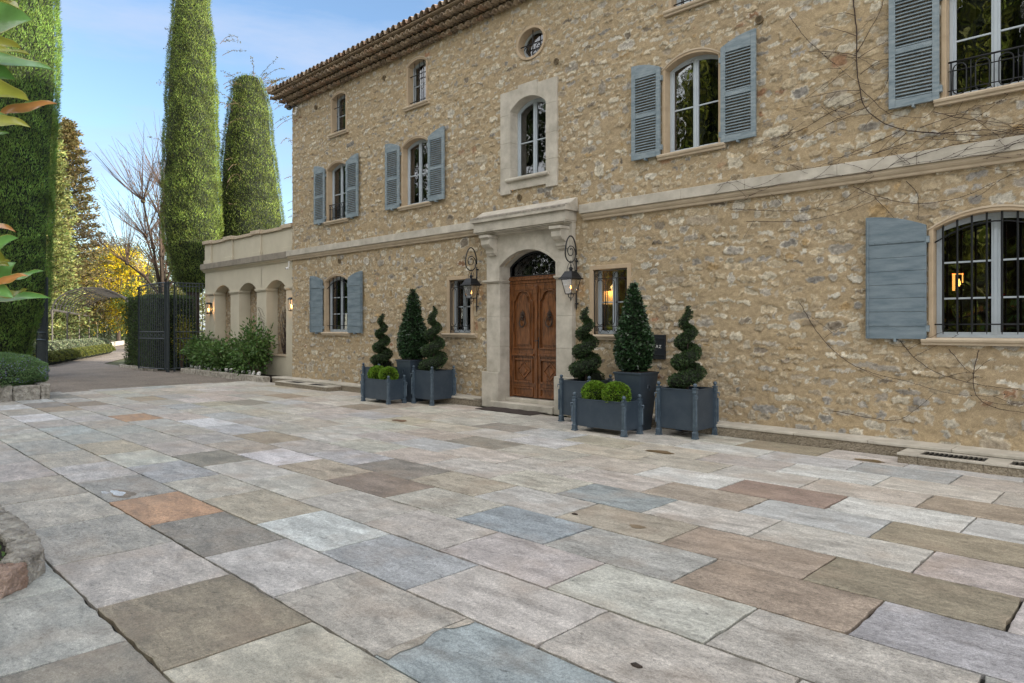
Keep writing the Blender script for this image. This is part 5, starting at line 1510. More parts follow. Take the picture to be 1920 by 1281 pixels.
for i in range(14):
    x = -25.0 + i * .40 + random.uniform(-.1, .1); y = 9.5 + random.uniform(-.03, .06)
    r_ = empty('white_flower', (x, y, .1), 'white flower head, ' + ORDN[i] + ' from the fence at the front edge of the flower bed', 'flower', 'white flowers at the bed edge')
    b = MB(); b.tube([(x, y, .09), (x, y, .17)], .006, 5); b.build('stalk', M['twig'], r_)
    b = MB()
    for k in range(11): b.ball((x + random.uniform(-.035, .035), y + random.uniform(-.035, .035), .20 + random.uniform(-.04, .05)), random.uniform(.024, .036), 7, 5)
    b.build('bloom', M['white'], r_, smooth=True)

# ------------------------------------------------------------ gates and fence
def bars(mb, p0, p1, n, z0, z1f, r=.011):
    for i in range(n):
        t = (i + .5) / n; x = p0[0] + (p1[0] - p0[0]) * t; y = p0[1] + (p1[1] - p0[1]) * t
        mb.tube([(x, y, z0), (x, y, z1f(t))], r, 5)
GATEM = pm('gate_paint', (.022, .032, .042), .45, .3, 6, .08, 70, metal=.3, col2=(.045, .055, .06))
def gate(p0, p1, lab, hf):
    c = ((p0[0] + p1[0]) / 2, (p0[1] + p1[1]) / 2, 0)
    r_ = empty('entrance_gate', c, lab, 'gate', 'open wrought iron entrance gate leaves')
    b = MB(); P0, P1 = Vector((*p0, 0)), Vector((*p1, 0))
    at = lambda t, z: tuple(P0 + (P1 - P0) * t + Vector((0, 0, z)))
    for t in (0, 1): b.tube([at(t, .06), at(t, hf(t))], .028, 4)
    for z in (.10, 1.18, 1.42): b.tube([at(0, z), at(1, z)], .020, 4)
    b.tube([at(t, hf(t)) for t in np.linspace(0, 1, 9)], .022, 4); b.tube([at(t, hf(t) - .13) for t in np.linspace(0, 1, 9)], .014, 4)
    b.build('frame', GATEM, r_)
    b = MB(); bars(b, p0, p1, 14, .1, lambda t: hf(t)); b.build('bars', GATEM, r_)
    n = 7
    for i in range(n):
        t0 = (i + .1) / n; t1 = (i + .9) / n; b = MB()
        b.tube([at(t0, 1.21), at((t0 + t1) / 2, 1.30), at(t1, 1.39)], .009, 5); b.tube([at(t0, 1.39), at((t0 + t1) / 2, 1.30), at(t1, 1.21)], .009, 5)
        b.build('scroll', GATEM, r_)
    for i in range(10):
        t = (i + .5) / 10
        MB().tube([at(t - .03, hf(t) - .12), at(t, hf(t) - .03), at(t + .03, hf(t) - .12)], .007, 5).build('arch_ornament', GATEM, r_)
gate((-25.95, 8.96), (-27.75, 8.66), 'open black iron gate leaf standing before the clipped hedge', lambda t: 3.17 - .10 * t ** 2)
gate((-26.0, 5.42), (-27.8, 5.50), 'open black iron gate leaf half hidden beneath the big left cypress', lambda t: 3.17 - .10 * t ** 2)
FN = empty('iron_fence', (-25.8, 9.5, 0), 'black iron railings between the gate and the cream wing', 'fence')
b = MB()
for x, y in ((-25.9, 9.0), (-25.62, 8.96), (-25.88, 9.25)):
    b.tube([(x, y, 0), (x, y, 3.2)], .032, 4)
b.build('post', GATEM, FN)
b = MB(); pA, pB = (-25.88, 9.27), (-25.60, 10.18)
for z in (.12, 1.18, 1.42, 3.05, 3.17): b.tube([(*pA, z), (*pB, z)], .017, 4)
for z in (.12, 3.17): b.tube([(-25.9, 9.0, z), (-25.62, 8.96, z), (-25.6, 9.2, z)], .017, 4)
b.build('rails', GATEM, FN)
b = MB(); bars(b, pA, pB, 9, .1, lambda t: 3.17); bars(b, (-25.9, 9.0), (-25.62, 8.96), 3, .1, lambda t: 3.17); b.build('bars', GATEM, FN)

# ------------------------------------------------------------ clipped cypresses and other trees
def cypress(x, y, h, prof, lab, n, lab_group=None, col=(1, 1, 1), blade=.10, z0=0., ragged=.05, name='cypress_tree', mat='cypress', trunk=.16, bw=.026):
    root = empty(name, (x, y, 0), lab, 'tree', lab_group)
    MB().tube([(x, y, -.1), (x + .03, y, z0 + .5), (x, y, z0 + h * .5)], [trunk, trunk * .9, trunk * .5], 9).build('trunk', M['bark'], root, smooth=True)
    us = np.linspace(0, 1, 60); an = np.linspace(0, 2 * np.pi, 41)[:-1]
    U, A_ = np.meshgrid(us, an, indexing='ij')
    rr = prof(U) * .93
    Pc = np.stack([x + rr * np.cos(A_), y + rr * np.sin(A_), z0 + h * U], -1).reshape(-1, 3)
    o = np.stack([np.cos(A_).ravel(), np.sin(A_).ravel(), np.zeros(A_.size)], 1)
    Pc += o * ((n3(Pc * np.array([1, 1, .5]), 2.2, 3) + .6 * n3(Pc, 6.5, 31)) * ragged - .05)[:, None]
    idx = np.arange(60 * 40).reshape(60, 40); nxt = np.roll(idx, -1, 1)
    F = np.stack([idx[:-1], nxt[:-1], nxt[1:], idx[1:]], -1).reshape(-1, 4)
    npmesh('core', Pc, F, M['leafcore'], root, smooth=True)
    w_ = prof(us) + .08; cdf = np.cumsum(w_); cdf /= cdf[-1]
    u = np.interp(rng.random(n), cdf, us); a = rng.random(n) * 6.283
    rr = prof(u)
    P = np.stack([x + rr * np.cos(a), y + rr * np.sin(a), z0 + h * u], 1)
    o = np.stack([np.cos(a), np.sin(a), np.zeros(n)], 1)
    P += o * ((n3(P * np.array([1, 1, .5]), 2.2, 3) + .6 * n3(P, 6.5, 31)) * ragged + rng.normal(size=n) * .03 - .03)[:, None]
    D_ = o * .55 + np.array([0, 0, .75]) + rng.normal(size=(n, 3)) * .42
    cv = colvar(n, base=col, v=.4) * (1 + .28 * n3(P, 3.0, 9))[:, None] * (1 + .3 * n3(P, 9.0, 12))[:, None]
    tg = np.stack([-np.sin(a), np.cos(a), np.zeros(n)], 1) + rng.normal(size=(n, 3)) * .5
    leaves('crown', P, D_, blade * (.6 + .8 * rng.random(n)), bw * (.7 + .6 * rng.random(n)), np.clip(cv, .15, 3), LF[mat], root, S=tg)
    return root
cypress(-27.0, 4.36, 16.5, lambda u: np.interp(u, [0, .05, .09, .13, .2, .45, .62, .85, 1], [.75, .88, 1.0, 1.28, 1.33, 1.46, 1.62, 1.56, .3]), 'huge clipped cypress at the left edge beside the open gate', 120000, z0=.15, blade=.11, bw=.020, ragged=.04, trunk=.3, col=(1.0, 1.2, 1.15))
cypress(-28.95, 11.05, 17.2, lambda u: np.interp(u, [0, .03, .15, .45, .72, .93, 1], [.35, .8, 1.16, 1.02, .62, .25, .05]), 'tall narrow clipped cypress behind the iron fence', 90000, z0=3.0, ragged=.07, bw=.020, blade=.085, trunk=.27, col=(1.0, 1.0, 1))
cypress(-29.2, 13.55, 11.2, lambda u: np.interp(u, [0, .04, .3, .7, .95, 1], [.9, 1.4, 1.5, 1.12, .76, .52]), 'shorter flat topped cypress rising behind the cream wing', 65000, z0=1.2, ragged=.08, bw=.020, blade=.09, trunk=.22, col=(.95, .92, .9))
cypress(-40.0, 22.9, 10.2, lambda u: np.interp(u, [0, .1, .5, 1], [.8, 1.2, .8, .03]), 'far slim conifer with brown patches at the house corner', 9000, col=(.8, .6, .6), ragged=.12, blade=.2)
cypress(-41.5, 25.6, 9.7, lambda u: np.interp(u, [0, .1, .5, 1], [.8, 1.2, .8, .03]), 'far slim dark conifer nearest the house corner', 8000, col=(.5, .62, .6), ragged=.12, blade=.2)

def crown_tree(name, x, y, h, r, lab, n, col, leaf=.14, z0=1.5, mat='generic', lobes=9, cat='tree', group=None, trunk=.2, flat=1.0, dens=.75, seedv=None, col2=None, p2=0):
    root = empty(name, (x, y, 0), lab, cat, group)
    g_ = np.random.default_rng(int(abs(x * 13 + y * 7)) + 1)
    b = MB(); cs = []
    for i in range(lobes):
        a = g_.random() * 6.28; k = r * .62 * g_.random() ** .5; zz = z0 + (h - z0) * (.22 + .68 * g_.random())
        kk = k * (1 - .5 * abs((zz - z0) / (h - z0) - .45))
        cs.append((x + kk * math.cos(a), y + kk * math.sin(a), zz, r * (.34 + .26 * g_.random())))
    cs.append((x, y, h - r * .32, r * .4))
    for c in cs:
        b.tube([(x, y, max(.3, z0 * .7)), ((x + c[0]) / 2, (y + c[1]) / 2, (z0 + c[2]) / 2), c[:3]], [trunk * .5, trunk * .3, trunk * .08], 6)
    b.tube([(x, y, -.1), (x + .05, y, z0 * .6), (x, y, z0 + (h - z0) * .4)], [trunk, trunk * .8, trunk * .45], 8)
    b.build('trunk', M['bark'], root)
    per = n // len(cs); Ps = []; Ds = []
    for c in cs:
        d = nrm(g_.normal(size=(per, 3))); rr = c[3] * (dens + (1 - dens) * g_.random(per)) * (1 + .22 * n3(d * c[3], 3.5 / c[3] * 1.5, 3))
        Ps.append(np.array(c[:3]) + d * rr[:, None] * np.array([1, 1, flat])); Ds.append(d + g_.normal(size=(per, 3)) * .8)
    P = np.concatenate(Ps); D_ = np.concatenate(Ds); P[:, 2] = np.maximum(P[:, 2], .1)
    cv = colvar(len(P), base=col, v=.4, hue=.2) * np.clip(1 + .3 * n3(P, 2.2, 7), .4, 1.6)[:, None]
    if p2: 
        sel = (n3(P, 2.6, 15) + rng.random(len(P)) * .8) > (1 - p2) ; cv[sel] = colvar(int(sel.sum()), base=col2, v=.3)
    leaves('crown', P, D_, leaf * (.6 + .8 * rng.random(len(P))), leaf * .5, cv, LF[mat], root)
    return root
def from_px(px, t):   # distance t along view, pixel column px
    a = (px - 960) / 1297.; A = R(45.68)
    return (t * (-math.cos(A) + a * math.sin(A)), t * (math.sin(A) + a * math.cos(A)))
def conifer(px, t, h, r, lab, col, n=14000, droop=.3):
    x, y = from_px(px, t); root = empty('conifer_tree', (x, y, 0), lab, 'tree', 'tall conifers beyond the gate')
    b = MB(); b.tube([(x, y, 0), (x, y, h)], [.28, .03], 7); P = []; D_ = []
    nb = 150; per = n // nb
    for i in range(nb):
        u = (i + .5) / nb; z = h * (.06 + .92 * u); rr = r * (1 - u) ** .75 * random.uniform(.65, 1.1) + .15; a = i * 2.4
        e = np.array([x + rr * math.cos(a), y + rr * math.sin(a), z + rr * .25]); s = np.array([x, y, z])
        b.tube([tuple(s), tuple(e)], [.04, .01], 4)
        t_ = .25 + .75 * rng.random(per); c = s + (e - s) * t_[:, None]
        sp = (.10 + .16 * rr / r * (1.1 - t_))[:, None] * 1.6
        P.append(c + rng.normal(size=(per, 3)) * sp * np.array([1, 1, .7])); D_.append((e - s)[None] / rr + rng.normal(size=(per, 3)) * .6)
    b.build('trunk', M['bark'], root); P = np.concatenate(P); D_ = np.concatenate(D_)
    cv = colvar(len(P), base=col, v=.45, hue=.2) * np.clip(1 + .3 * n3(P, 1.6, 7), .4, 1.6)[:, None]
    leaves('crown', P, D_, .26 * (.6 + .8 * rng.random(len(P))), .11, cv, LF['generic'], root)
conifer(128, 56, 18.5, 4.2, 'tall rusty brown conifer beyond the gate', (.17, .14, .055), 22000)
conifer(88, 50, 17.5, 2.6, 'tall pale green conifer between the big cypress and the rusty conifer', (.24, .27, .09), 20000)
x, y = from_px(150, 66); 
T = []
def tr_(px, t, name, h, r, lab, n, col, **k):
    x, y = from_px(px, t); return crown_tree(name, x, y, h, r, lab, n, col, **k)
tr_(222, 62, 'mimosa_tree', 8.6, 3.0, 'yellow blossoming mimosa above the iron pergola', 12000, (.80, .62, .02), leaf=.16, z0=2.5, col2=(.09, .12, .03), p2=.38, dens=.5)
tr_(140, 64, 'mimosa_tree', 6.6, 3.2, 'yellow blossoming mimosa seen through the pergola hoops', 11000, (.75, .58, .03), leaf=.16, z0=1.2, col2=(.10, .13, .03), p2=.50, dens=.5)
tr_(255, 58, 'mimosa_tree', 5.4, 2.2, 'low yellow flecked mimosa by the clipped hedge', 8000, (.75, .58, .03), leaf=.16, z0=.8, col2=(.09, .13, .03), p2=.55, dens=.5)
tr_(205, 78, 'olive_tree', 11.3, 4.0, 'grey green airy olive tree behind the mimosa', 9000, (.20, .185, .12), leaf=.22, z0=3, dens=.35)
tr_(268, 74, 'olive_tree', 8.2, 3.6, 'grey airy olive tree below the bare branches', 8000, (.19, .165, .115), leaf=.22, z0=3, dens=.35)
tr_(105, 60, 'evergreen_tree', 9.2, 3.2, 'bushy green tree under the rusty conifer', 9000, (.11, .14, .045), leaf=.2, z0=1.5)
tr_(168, 84, 'evergreen_tree', 10.2, 5.0, 'dark green tree far behind the pergola', 9000, (.085, .105, .04), leaf=.3, z0=1.5)
tr_(330, 70, 'evergreen_tree', 8.5, 4.6, 'green tree seen through the iron fence', 8000, (.15, .155, .05), leaf=.28, z0=1.0)
tr_(60, 70, 'evergreen_tree', 12, 5.0, 'green tree behind the big left cypress', 7000, (.07, .09, .035), leaf=.3, z0=1.5)
tr_(240, 95, 'evergreen_tree', 8.5, 6.0, 'far green tree on the horizon beyond the drive', 8000, (.10, .115, .05), leaf=.35, z0=1.0)
tr_(118, 90, 'evergreen_tree', 9, 6.0, 'far dull green tree left of the drive', 8000, (.09, .105, .045), leaf=.35, z0=1.0)
for i, (px, t, h, r, lb) in enumerate([(110, 50, 3.2, 2.0, 'sunlit bush beside the first pergola post'), (150, 57, 2.6, 2.2, 'sunlit bush behind the middle pergola posts'), (190, 66, 2.8, 2.4, 'sunlit bush behind the far pergola posts'), (228, 72, 3.2, 2.4, 'green bush at the far end of the drive'), (258, 66, 3.4, 2.2, 'green bush left of the clipped hedge')]):
    tr_(px, t, 'garden_bush', h, r, lb, 5000, [(.24, .28, .11), (.19, .25, .10), (.14, .20, .08)][i % 3], leaf=.16, z0=.3, cat='bush', group='garden bushes beyond the gate', trunk=.05)

# bare pollarded tree
def baretree():
    x, y = from_px(304, 33); root = empty('bare_tree', (x, y, 0), 'leafless pollarded tree with knobbly branch ends behind the gate', 'tree')
    b = MB(); q = MB(); u_ = Vector((math.sin(R(45.68)), math.cos(R(45.68)), 0)); d_ = Vector((-u_.y, u_.x, 0)); B = Vector((x, y, 0)); Zv = Vector((0, 0, 1))
    b.tube([B, B + Zv * 1.8, B + Zv * 3.2], [.14, .12, .11], 8)
    limbs = [(-1.1, 6.0, .3), (-.6, 7.5, -.3), (-.2, 5.3, .5), (.3, 6.8, -.4), (.7, 5.6, .2), (-1.45, 4.6, -.2), (1.1, 4.8, .3), (.0, 8.2, .1)]
    for dx, z, dd in limbs:
        tip = B + u_ * dx + d_ * dd * 2 + Zv * z; mid_ = B + u_ * dx * .45 + d_ * dd + Zv * (3.2 + (z - 3.2) * .5)
        b.tube([B + Zv * 3.0, mid_, tip], [.085, .055, .04], 6); 
        for kn in (tip, mid_ + u_ * .02):
            b.ball(tuple(kn), .11, 8, 6)
            for k in range(40 if kn is tip else 16):
                a = random.uniform(-1.1, 1.1); L_ = random.uniform(1.2, 3.4) * (1 if kn is tip else .6); s = math.copysign(1, dx - .2) * .35
                dr = (u_ * (math.sin(a) + s * .8) + d_ * random.uniform(-.6, .6) + Zv * (math.cos(a) * 1.0 + .25)).normalized()
                p1 = kn + dr * L_ * .5; p2 = kn + dr * L_ + Zv * .1 * L_ + u_ * random.uniform(-.15, .15)
                q.tube([kn, p1, p2], [.013, .010, .005], 4); p3 = p1 + (dr + Vector((random.uniform(-.5, .5), random.uniform(-.5, .5), .3))) * L_ * .35; q.tube([p1, p3], [.008, .004], 4)
    b.build('trunk', M['bark'], root, smooth=True); q.build('twigs', M['twig'], root)
baretree()

# clipped hedge right of the drive
def hedge(x0, x1, y0, y1, h, lab, n):
    r_ = empty('clipped_hedge', ((x0 + x1) / 2, (y0 + y1) / 2, 0), lab, 'hedge')
    MB().box(x0 + .06, x1 - .06, y0 + .06, y1 - .06, 0, h - .06).build('core', M['leafcore'], r_)
    P = []; D_ = []
    for ax, sgn, area in ((0, -1, (y1 - y0) * h), (0, 1, (y1 - y0) * h), (1, -1, (x1 - x0) * h), (1, 1, (x1 - x0) * h), (2, 1, (x1 - x0) * (y1 - y0))):
        k = int(n * area / ((x1 - x0 + y1 - y0) * 2 * h + (x1 - x0) * (y1 - y0)))
        p = np.stack([x0 + (x1 - x0) * rng.random(k), y0 + (y1 - y0) * rng.random(k), h * rng.random(k)], 1)
        p[:, ax] = ((x0, y0, 0)[ax] if sgn < 0 else (x1, y1, h)[ax]); d = np.zeros((k, 3)); d[:, ax] = sgn
        p += d * (rng.normal(size=k) * .03 + n3(p, 5, 3) * .03)[:, None]
        P.append(p); D_.append(d * .8 + rng.normal(size=(k, 3)) * .6 + np.array([0, 0, .4]))
    P = np.concatenate(P); D_ = np.concatenate(D_)
    leaves('foliage', P, D_, .08, .04, colvar(len(P), v=.5), LF['hedge'], r_)
hedge(-30.4, -27.0, 9.02, 10.4, 2.72, 'tall clipped green hedge behind the open gate leaf', 16000)
shrub(-27.0, 9.9, 0, 2.4, .5, LF['generic'], 'young yellow green shrub glowing behind the iron fence', 1800, .07, col=(.30, .30, .05), group='shrubs by the fence')
b = MB(); 
for i in range(9): b.box(-30.5 + i * .42, -30.5 + i * .42 + .40, 8.78 + random.uniform(-.03, .03), 8.98, -.02, .10 + random.uniform(-.02, .02))
tag(b.build('bed_kerb', M['roughstone'], bevel=.02), kind='structure')

# boxwood row along the drive
def mound(name, x, y, r, h, mat, lab, cat, group, n=1500, lf=.06, col=(1, 1, 1)):
    r_ = empty(name, (x, y, 0), lab, cat, group)
    MB().ball((x, y, h * .45), r * .88, 12, 8, h * .52 / r).build('core', M['leafcore'], r_, smooth=True)
    d = nrm(rng.normal(size=(n, 3))); d[:, 2] = np.abs(d[:, 2]) * 1.0 - .25
    P = np.array([x, y, h * .45]) + d * np.array([r, r, h * .55]) * (.97 + .06 * rng.random((n, 1)))
    P[:, 2] = np.maximum(P[:, 2], .02)
    leaves('foliage', P, d + rng.normal(size=(n, 3)) * .5, lf, lf * .55, colvar(n, base=col, v=.45), mat, r_)
A0, A1 = (-33.4, 6.9), (-46.0, 12.6)
for i in range(14):
    t = i / 13; x = A0[0] + (A1[0] - A0[0]) * t; y = A0[1] + (A1[1] - A0[1]) * t
    mound('boxwood_bush', x, y, .42, .62, LF['generic'], 'round clipped boxwood, ' + ORDN[i] + ' from the gate in the row left of the drive', 'bush', 'boxwood row along the drive', 1300, .07, (.16, .18, .04))
for i in range(5):
    x = -32.2 + i * .25; 
for i in range(9):
    t = i / 8; x = -38.5 - 13 * t; y = 7.2 + 6.4 * t
    mound('lavender_bush', x, y, .75, .95, LF['generic'], 'silvery rounded lavender bush, ' + ORDN[i] + ' from the gate behind the boxwood row', 'bush', 'silvery bushes behind the boxwood row', 1500, .10, (.26, .30, .18))
b = MB(); x = 0
for i in range(14):
    t0, t1 = i / 14, (i + .97) / 14
    p0 = Vector((-58 - 12 * t0, 15.2 + 5.3 * t0, 0)); p1 = Vector((-58 - 12 * t1, 15.2 + 5.3 * t1, 0)); d_ = (p1 - p0)
    b.obox(((p0 + p1) / 2 + Vector((0, 0, .16))), d_, Vector((d_.y, -d_.x, 0)).normalized() * .25, (0, 0, .36))
o = b.build('low_stone_wall', M['cutstone'], bevel=.02); tag(o, 'low pale stone wall edging the planting left of the drive', 'wall')

# pergola: hoops on slender posts over the drive
PG = empty('pergola', (-55, 14, 0), 'iron hooped pergola tunnel over the drive beyond the gate', 'pergola')
du = Vector((-29, 11, 0)).normalized(); pv = Vector((.355, .935, 0))
S0 = Vector((-48.4, 10.35, 0)); LEN = 33; WID = 4.1
PIR = pm('pergola_iron', (.10, .09, .08), .6, .3, 6, .1, 60, metal=.2)
PIRON = pm('hoop_iron', (.045, .042, .04), .6, .3, 6, .1, 60)
npst = 7
for i in range(npst):
    for s in (0, 1):
        p = S0 + du * LEN * i / (npst - 1) + pv * WID * s
        b = MB(); b.tube([p, p + Vector((0, 0, 2.6))], .045, 6)
        for e in (-1, 1): b.tube([p + Vector((0, 0, 1.9)), p + du * e * .25 + Vector((0, 0, 2.3)), p + du * e * .7 + Vector((0, 0, 2.58))], .025, 5)
        b.build('post', PIR, PG)
b = MB()
for s in (0, 1): b.tube([S0 + pv * WID * s + Vector((0, 0, 2.6)), S0 + du * LEN + pv * WID * s + Vector((0, 0, 2.35))], .07, 6)
b.build('rail', PIR, PG)
nh = 26
for i in range(nh):
    p = S0 + du * LEN * i / (nh - 1)
    MB().tube([p + pv * (WID / 2 - WID / 2 * math.cos(t)) + Vector((0, 0, 2.6 + 1.38 * math.sin(t))) for t in np.linspace(0, math.pi, 15)], .032 if i else .045, 5).build('hoop', PIRON, PG)
b = MB()
for t in np.linspace(.25, math.pi - .25, 6):
    o_ = pv * (WID / 2 - WID / 2 * math.cos(t)) + Vector((0, 0, 2.6 + 1.38 * math.sin(t))); b.tube([S0 + o_, S0 + du * LEN + o_], .018, 4)
b.build('purlin', M['iron'], PG)

# ------------------------------------------------------------ rosemary mound on its stone bed
RB = empty('stone_planting_bed', (-20, 2.4, 0), 'low rough stone raised bed under the flowering rosemary mound', 'raised bed')
b = MB()
y = -1.5
while y < 3.7:
    y2 = min(3.86, y + random.uniform(.28, .6)); b.box(-18.35, -18.15 + random.uniform(-.02, .02), y + .006, y2 - .006, -.03, .33 + random.uniform(-.03, .02)); y = y2
x = -22.4
while x < -18.4:
    x2 = min(-18.36, x + random.uniform(.3, .6)); b.box(x + .006, x2 - .006, 3.66, 3.87 + random.uniform(-.02, .02), -.03, .32 + random.uniform(-.03, .02)); x = x2
o = b.build('stones', M['roughstone'], RB, bevel=.03)
tx = bpy.data.textures.new('rock', 'CLOUDS'); tx.noise_scale = .09; tx.noise_depth = 4
sm = o.modifiers.new('sub', 'SUBSURF'); sm.subdivision_type = 'SIMPLE'; sm.levels = sm.render_levels = 3
dm = o.modifiers.new('disp', 'DISPLACE'); dm.texture = tx; dm.strength = .06; dm.mid_level = .5; dm.texture_coords = 'GLOBAL'
MB().box(-22.4, -18.34, -1.5, 3.67, -.03, .26).build('soil', M['soil'], RB)
def bigmound(x, y, rx, ry, z0, h, lab, n):
    r_ = empty('rosemary_mound', (x, y, z0), lab, 'shrub')
    us = np.linspace(0, math.pi, 24); an = np.linspace(0, 2 * math.pi, 49)[:-1]
    U, A_ = np.meshgrid(us, an, indexing='ij')
    d = np.stack([np.sin(U) * np.cos(A_), np.sin(U) * np.sin(A_), np.cos(U)], -1).reshape(-1, 3)
    sc = np.array([rx, ry, h * .62]); c = np.array([x, y, z0 + h * .38])
    disp = lambda d: (1 + .045 * n3(d * 2, 2.6, 5) + .02 * n3(d * 3, 7, 6))[:, None]
    Pc = c + np.sign(d) * np.abs(d) ** .9 * sc * disp(d) * .965
    idx = np.arange(24 * 48).reshape(24, 48); nx_ = np.roll(idx, -1, 1)
    npmesh('core', Pc, np.stack([idx[:-1], nx_[:-1], nx_[1:], idx[1:]], -1).reshape(-1, 4), M['leafcore'], r_, smooth=True)
    d = nrm(rng.normal(size=(n, 3))); d[:, 2] = np.where(d[:, 2] < -.62, -d[:, 2], d[:, 2])
    P = c + np.sign(d) * np.abs(d) ** .9 * sc * disp(d) * (.975 + .03 * rng.random((n, 1)))
    leaves('foliage', P, d + rng.normal(size=(n, 3)) * .6 + np.array([0, 0, .3]), .035 + .03 * rng.random(n), .012, colvar(n, v=.5), LF['rosemary'], r_)
    k = n // 22; d = nrm(rng.normal(size=(k * 2, 3))); d = d[d[:, 2] > -.3][:k]
    d = d[(n3(d * 3, 3, 8) > -.6)]
    P = c + np.sign(d) * np.abs(d) ** .9 * sc * disp(d) * 1.012
    for j in range(1): leaves('flowers', P, d + rng.normal(size=d.shape) * .4, .024, .022, colvar(len(P), base=(.42, .42, .75), v=.2), LF['generic'], r_)
bigmound(-19.75, 2.45, 1.72, 1.66, .26, .74, 'dark green rosemary mound dotted with pale blue flowers, left of the courtyard', 52000)

# near kerb of the magnolia bed, bottom left
NB = empty('magnolia_bed', (-6.5, .2, 0), 'weathered stone kerb of the round cornered bed at the bottom left', 'raised bed')
path = [(-9.5, 1.13), (-8.3, 1.14), (-7.2, 1.13), (-6.4, 1.15), (-5.72, 1.14), (-5.34, 1.10), (-5.12, .97), (-4.98, .80), (-4.92, .55), (-4.93, .1), (-4.93, -.5), (-4.95, -1.2), (-4.95, -2.1)]
import mathutils
for i in range(len(path) - 1):
    a_, c_ = Vector((*path[i], 0)), Vector((*path[i + 1], 0)); d_ = (c_ - a_); nn = Vector((-d_.y, d_.x, 0)).normalized() * -1   # inward
    pn = Vector((*path[i + 2], 0)) - c_ if i + 2 < len(path) else d_; pp_ = a_ - Vector((*path[i - 1], 0)) if i else d_
    n0 = (Vector((pp_.y, -pp_.x, 0)).normalized() + nn).normalized(); n1 = (Vector((pn.y, -pn.x, 0)).normalized() + nn).normalized()
    wd = .19 if i < 6 else .16
    e = d_.normalized() * .004
    hgt = .155 + random.uniform(-.012, .015)
    q = [a_ + e, c_ - e, c_ - e + n1 * wd, a_ + e + n0 * wd]
    # subdivided rough block
    bl = MB(); bl.add([(v.x, v.y, -.02) for v in q] + [(v.x, v.y, hgt) for v in q], [(3, 2, 1, 0), (4, 5, 6, 7), (0, 1, 5, 4), (1, 2, 6, 5), (2, 3, 7, 6), (3, 0, 4, 7)])
    o = bl.build('kerb_stone', M['roughstone'] if i != 6 and i != 8 else M['roughstone_pink'], NB, bevel=.022)
    s = o.modifiers.new('sub', 'SUBSURF'); s.subdivision_type = 'SIMPLE'; s.levels = s.render_levels = 5
    tx = bpy.data.textures.get('rock') or bpy.data.textures.new('rock', 'CLOUDS'); tx.noise_scale = .09; tx.noise_depth = 4
    dm = o.modifiers.new('disp', 'DISPLACE'); dm.texture = tx; dm.strength = .05; dm.mid_level = .5; dm.texture_coords = 'GLOBAL'
    t2 = bpy.data.textures.get('grit') or bpy.data.textures.new('grit', 'CLOUDS'); t2.noise_scale = .022; t2.noise_depth = 5
    d2 = o.modifiers.new('grit', 'DISPLACE'); d2.texture = t2; d2.strength = .022; d2.mid_level = .5; d2.texture_coords = 'GLOBAL'
xs_ = [(x + (0 if i < 5 else -.15), y - .15) for i, (x, y) in enumerate(path)]
MB().add([(x, y, .11) for x, y in xs_] + [(-9.5, -2.1, .11)], [tuple(range(len(xs_) + 1))]).build('soil', M['soil'], NB)
k = 5200; P = np.stack([-9.0 + 3.85 * rng.random(k), -1.5 + 2.45 * rng.random(k), np.full(k, .11)], 1)
P = P[(n3(P, 5, 3) > -.3)]; tag(leaves('weeds', P, rng.normal(size=P.shape) * .7 + np.array([0, 0, .7]), .035, .02, colvar(len(P), base=(.10, .16, .04), v=.5), LF['generic']), kind='stuff')

# magnolia: trunk stands in the bed outside the picture, leaves reach in at the left
MG = empty('magnolia_tree', (-6.3, -.4, 0), 'magnolia with glossy green leaves and rusty undersides reaching in at the left edge', 'tree')
A_ = R(45.68); vv = Vector((-math.cos(A_), math.sin(A_), 0)); rv = Vector((math.sin(A_), math.cos(A_), 0))
def pt(px, py, t): return Vector((0, 0, CAMH)) + vv * t + rv * ((px - 960) / 1297 * t) + Vector((0, 0, (613 - py) / 1297 * t))
lv_v, lv_f, lv_c = [], [], []
def bigleaf(a, c, wd, col, sag=.015, fold=.25, tilt=0., seg=9):
    a = Vector(a); c = Vector(c); d_ = (c - a); L_ = d_.length; T_ = d_.normalized()
    nrm_ = (Vector((0, 0, 1)) * math.cos(tilt) - vv * math.sin(tilt)); sd = T_.cross(nrm_).normalized(); up = sd.cross(T_)
    b0 = len(lv_v)
    for i in range(seg + 1):
        t = i / seg; w2 = wd * .5 * (math.sin(math.pi * t ** .8) ** .75 if 0 < t < 1 else 0.02); cc = a + d_ * t + up * (-sag * 4 * t * (1 - t) * -1)
        wv = math.sin(t * 9) * .004
        for s in (-1, -.86, 0, .86, 1):
            lv_v.append(tuple(cc + sd * w2 * s + up * (abs(s) * w2 * fold + wv * abs(s))))
            k = 1.0 if abs(s) < 1 else 1.25
            mid_ = 1.35 if s == 0 else 1
            lv_c.append((.42, .40, .10) if abs(s) == 1 else tuple(q * k * mid_ for q in col))
    for i in range(seg):
        for j in range(4):
            q = b0 + i * 5 + j; lv_f.append((q, q + 1, q + 6, q + 5))
GRN, OLV, RST = (.15, .34, .09), (.30, .31, .05), (.52, .24, .08)
T_ = 1.5
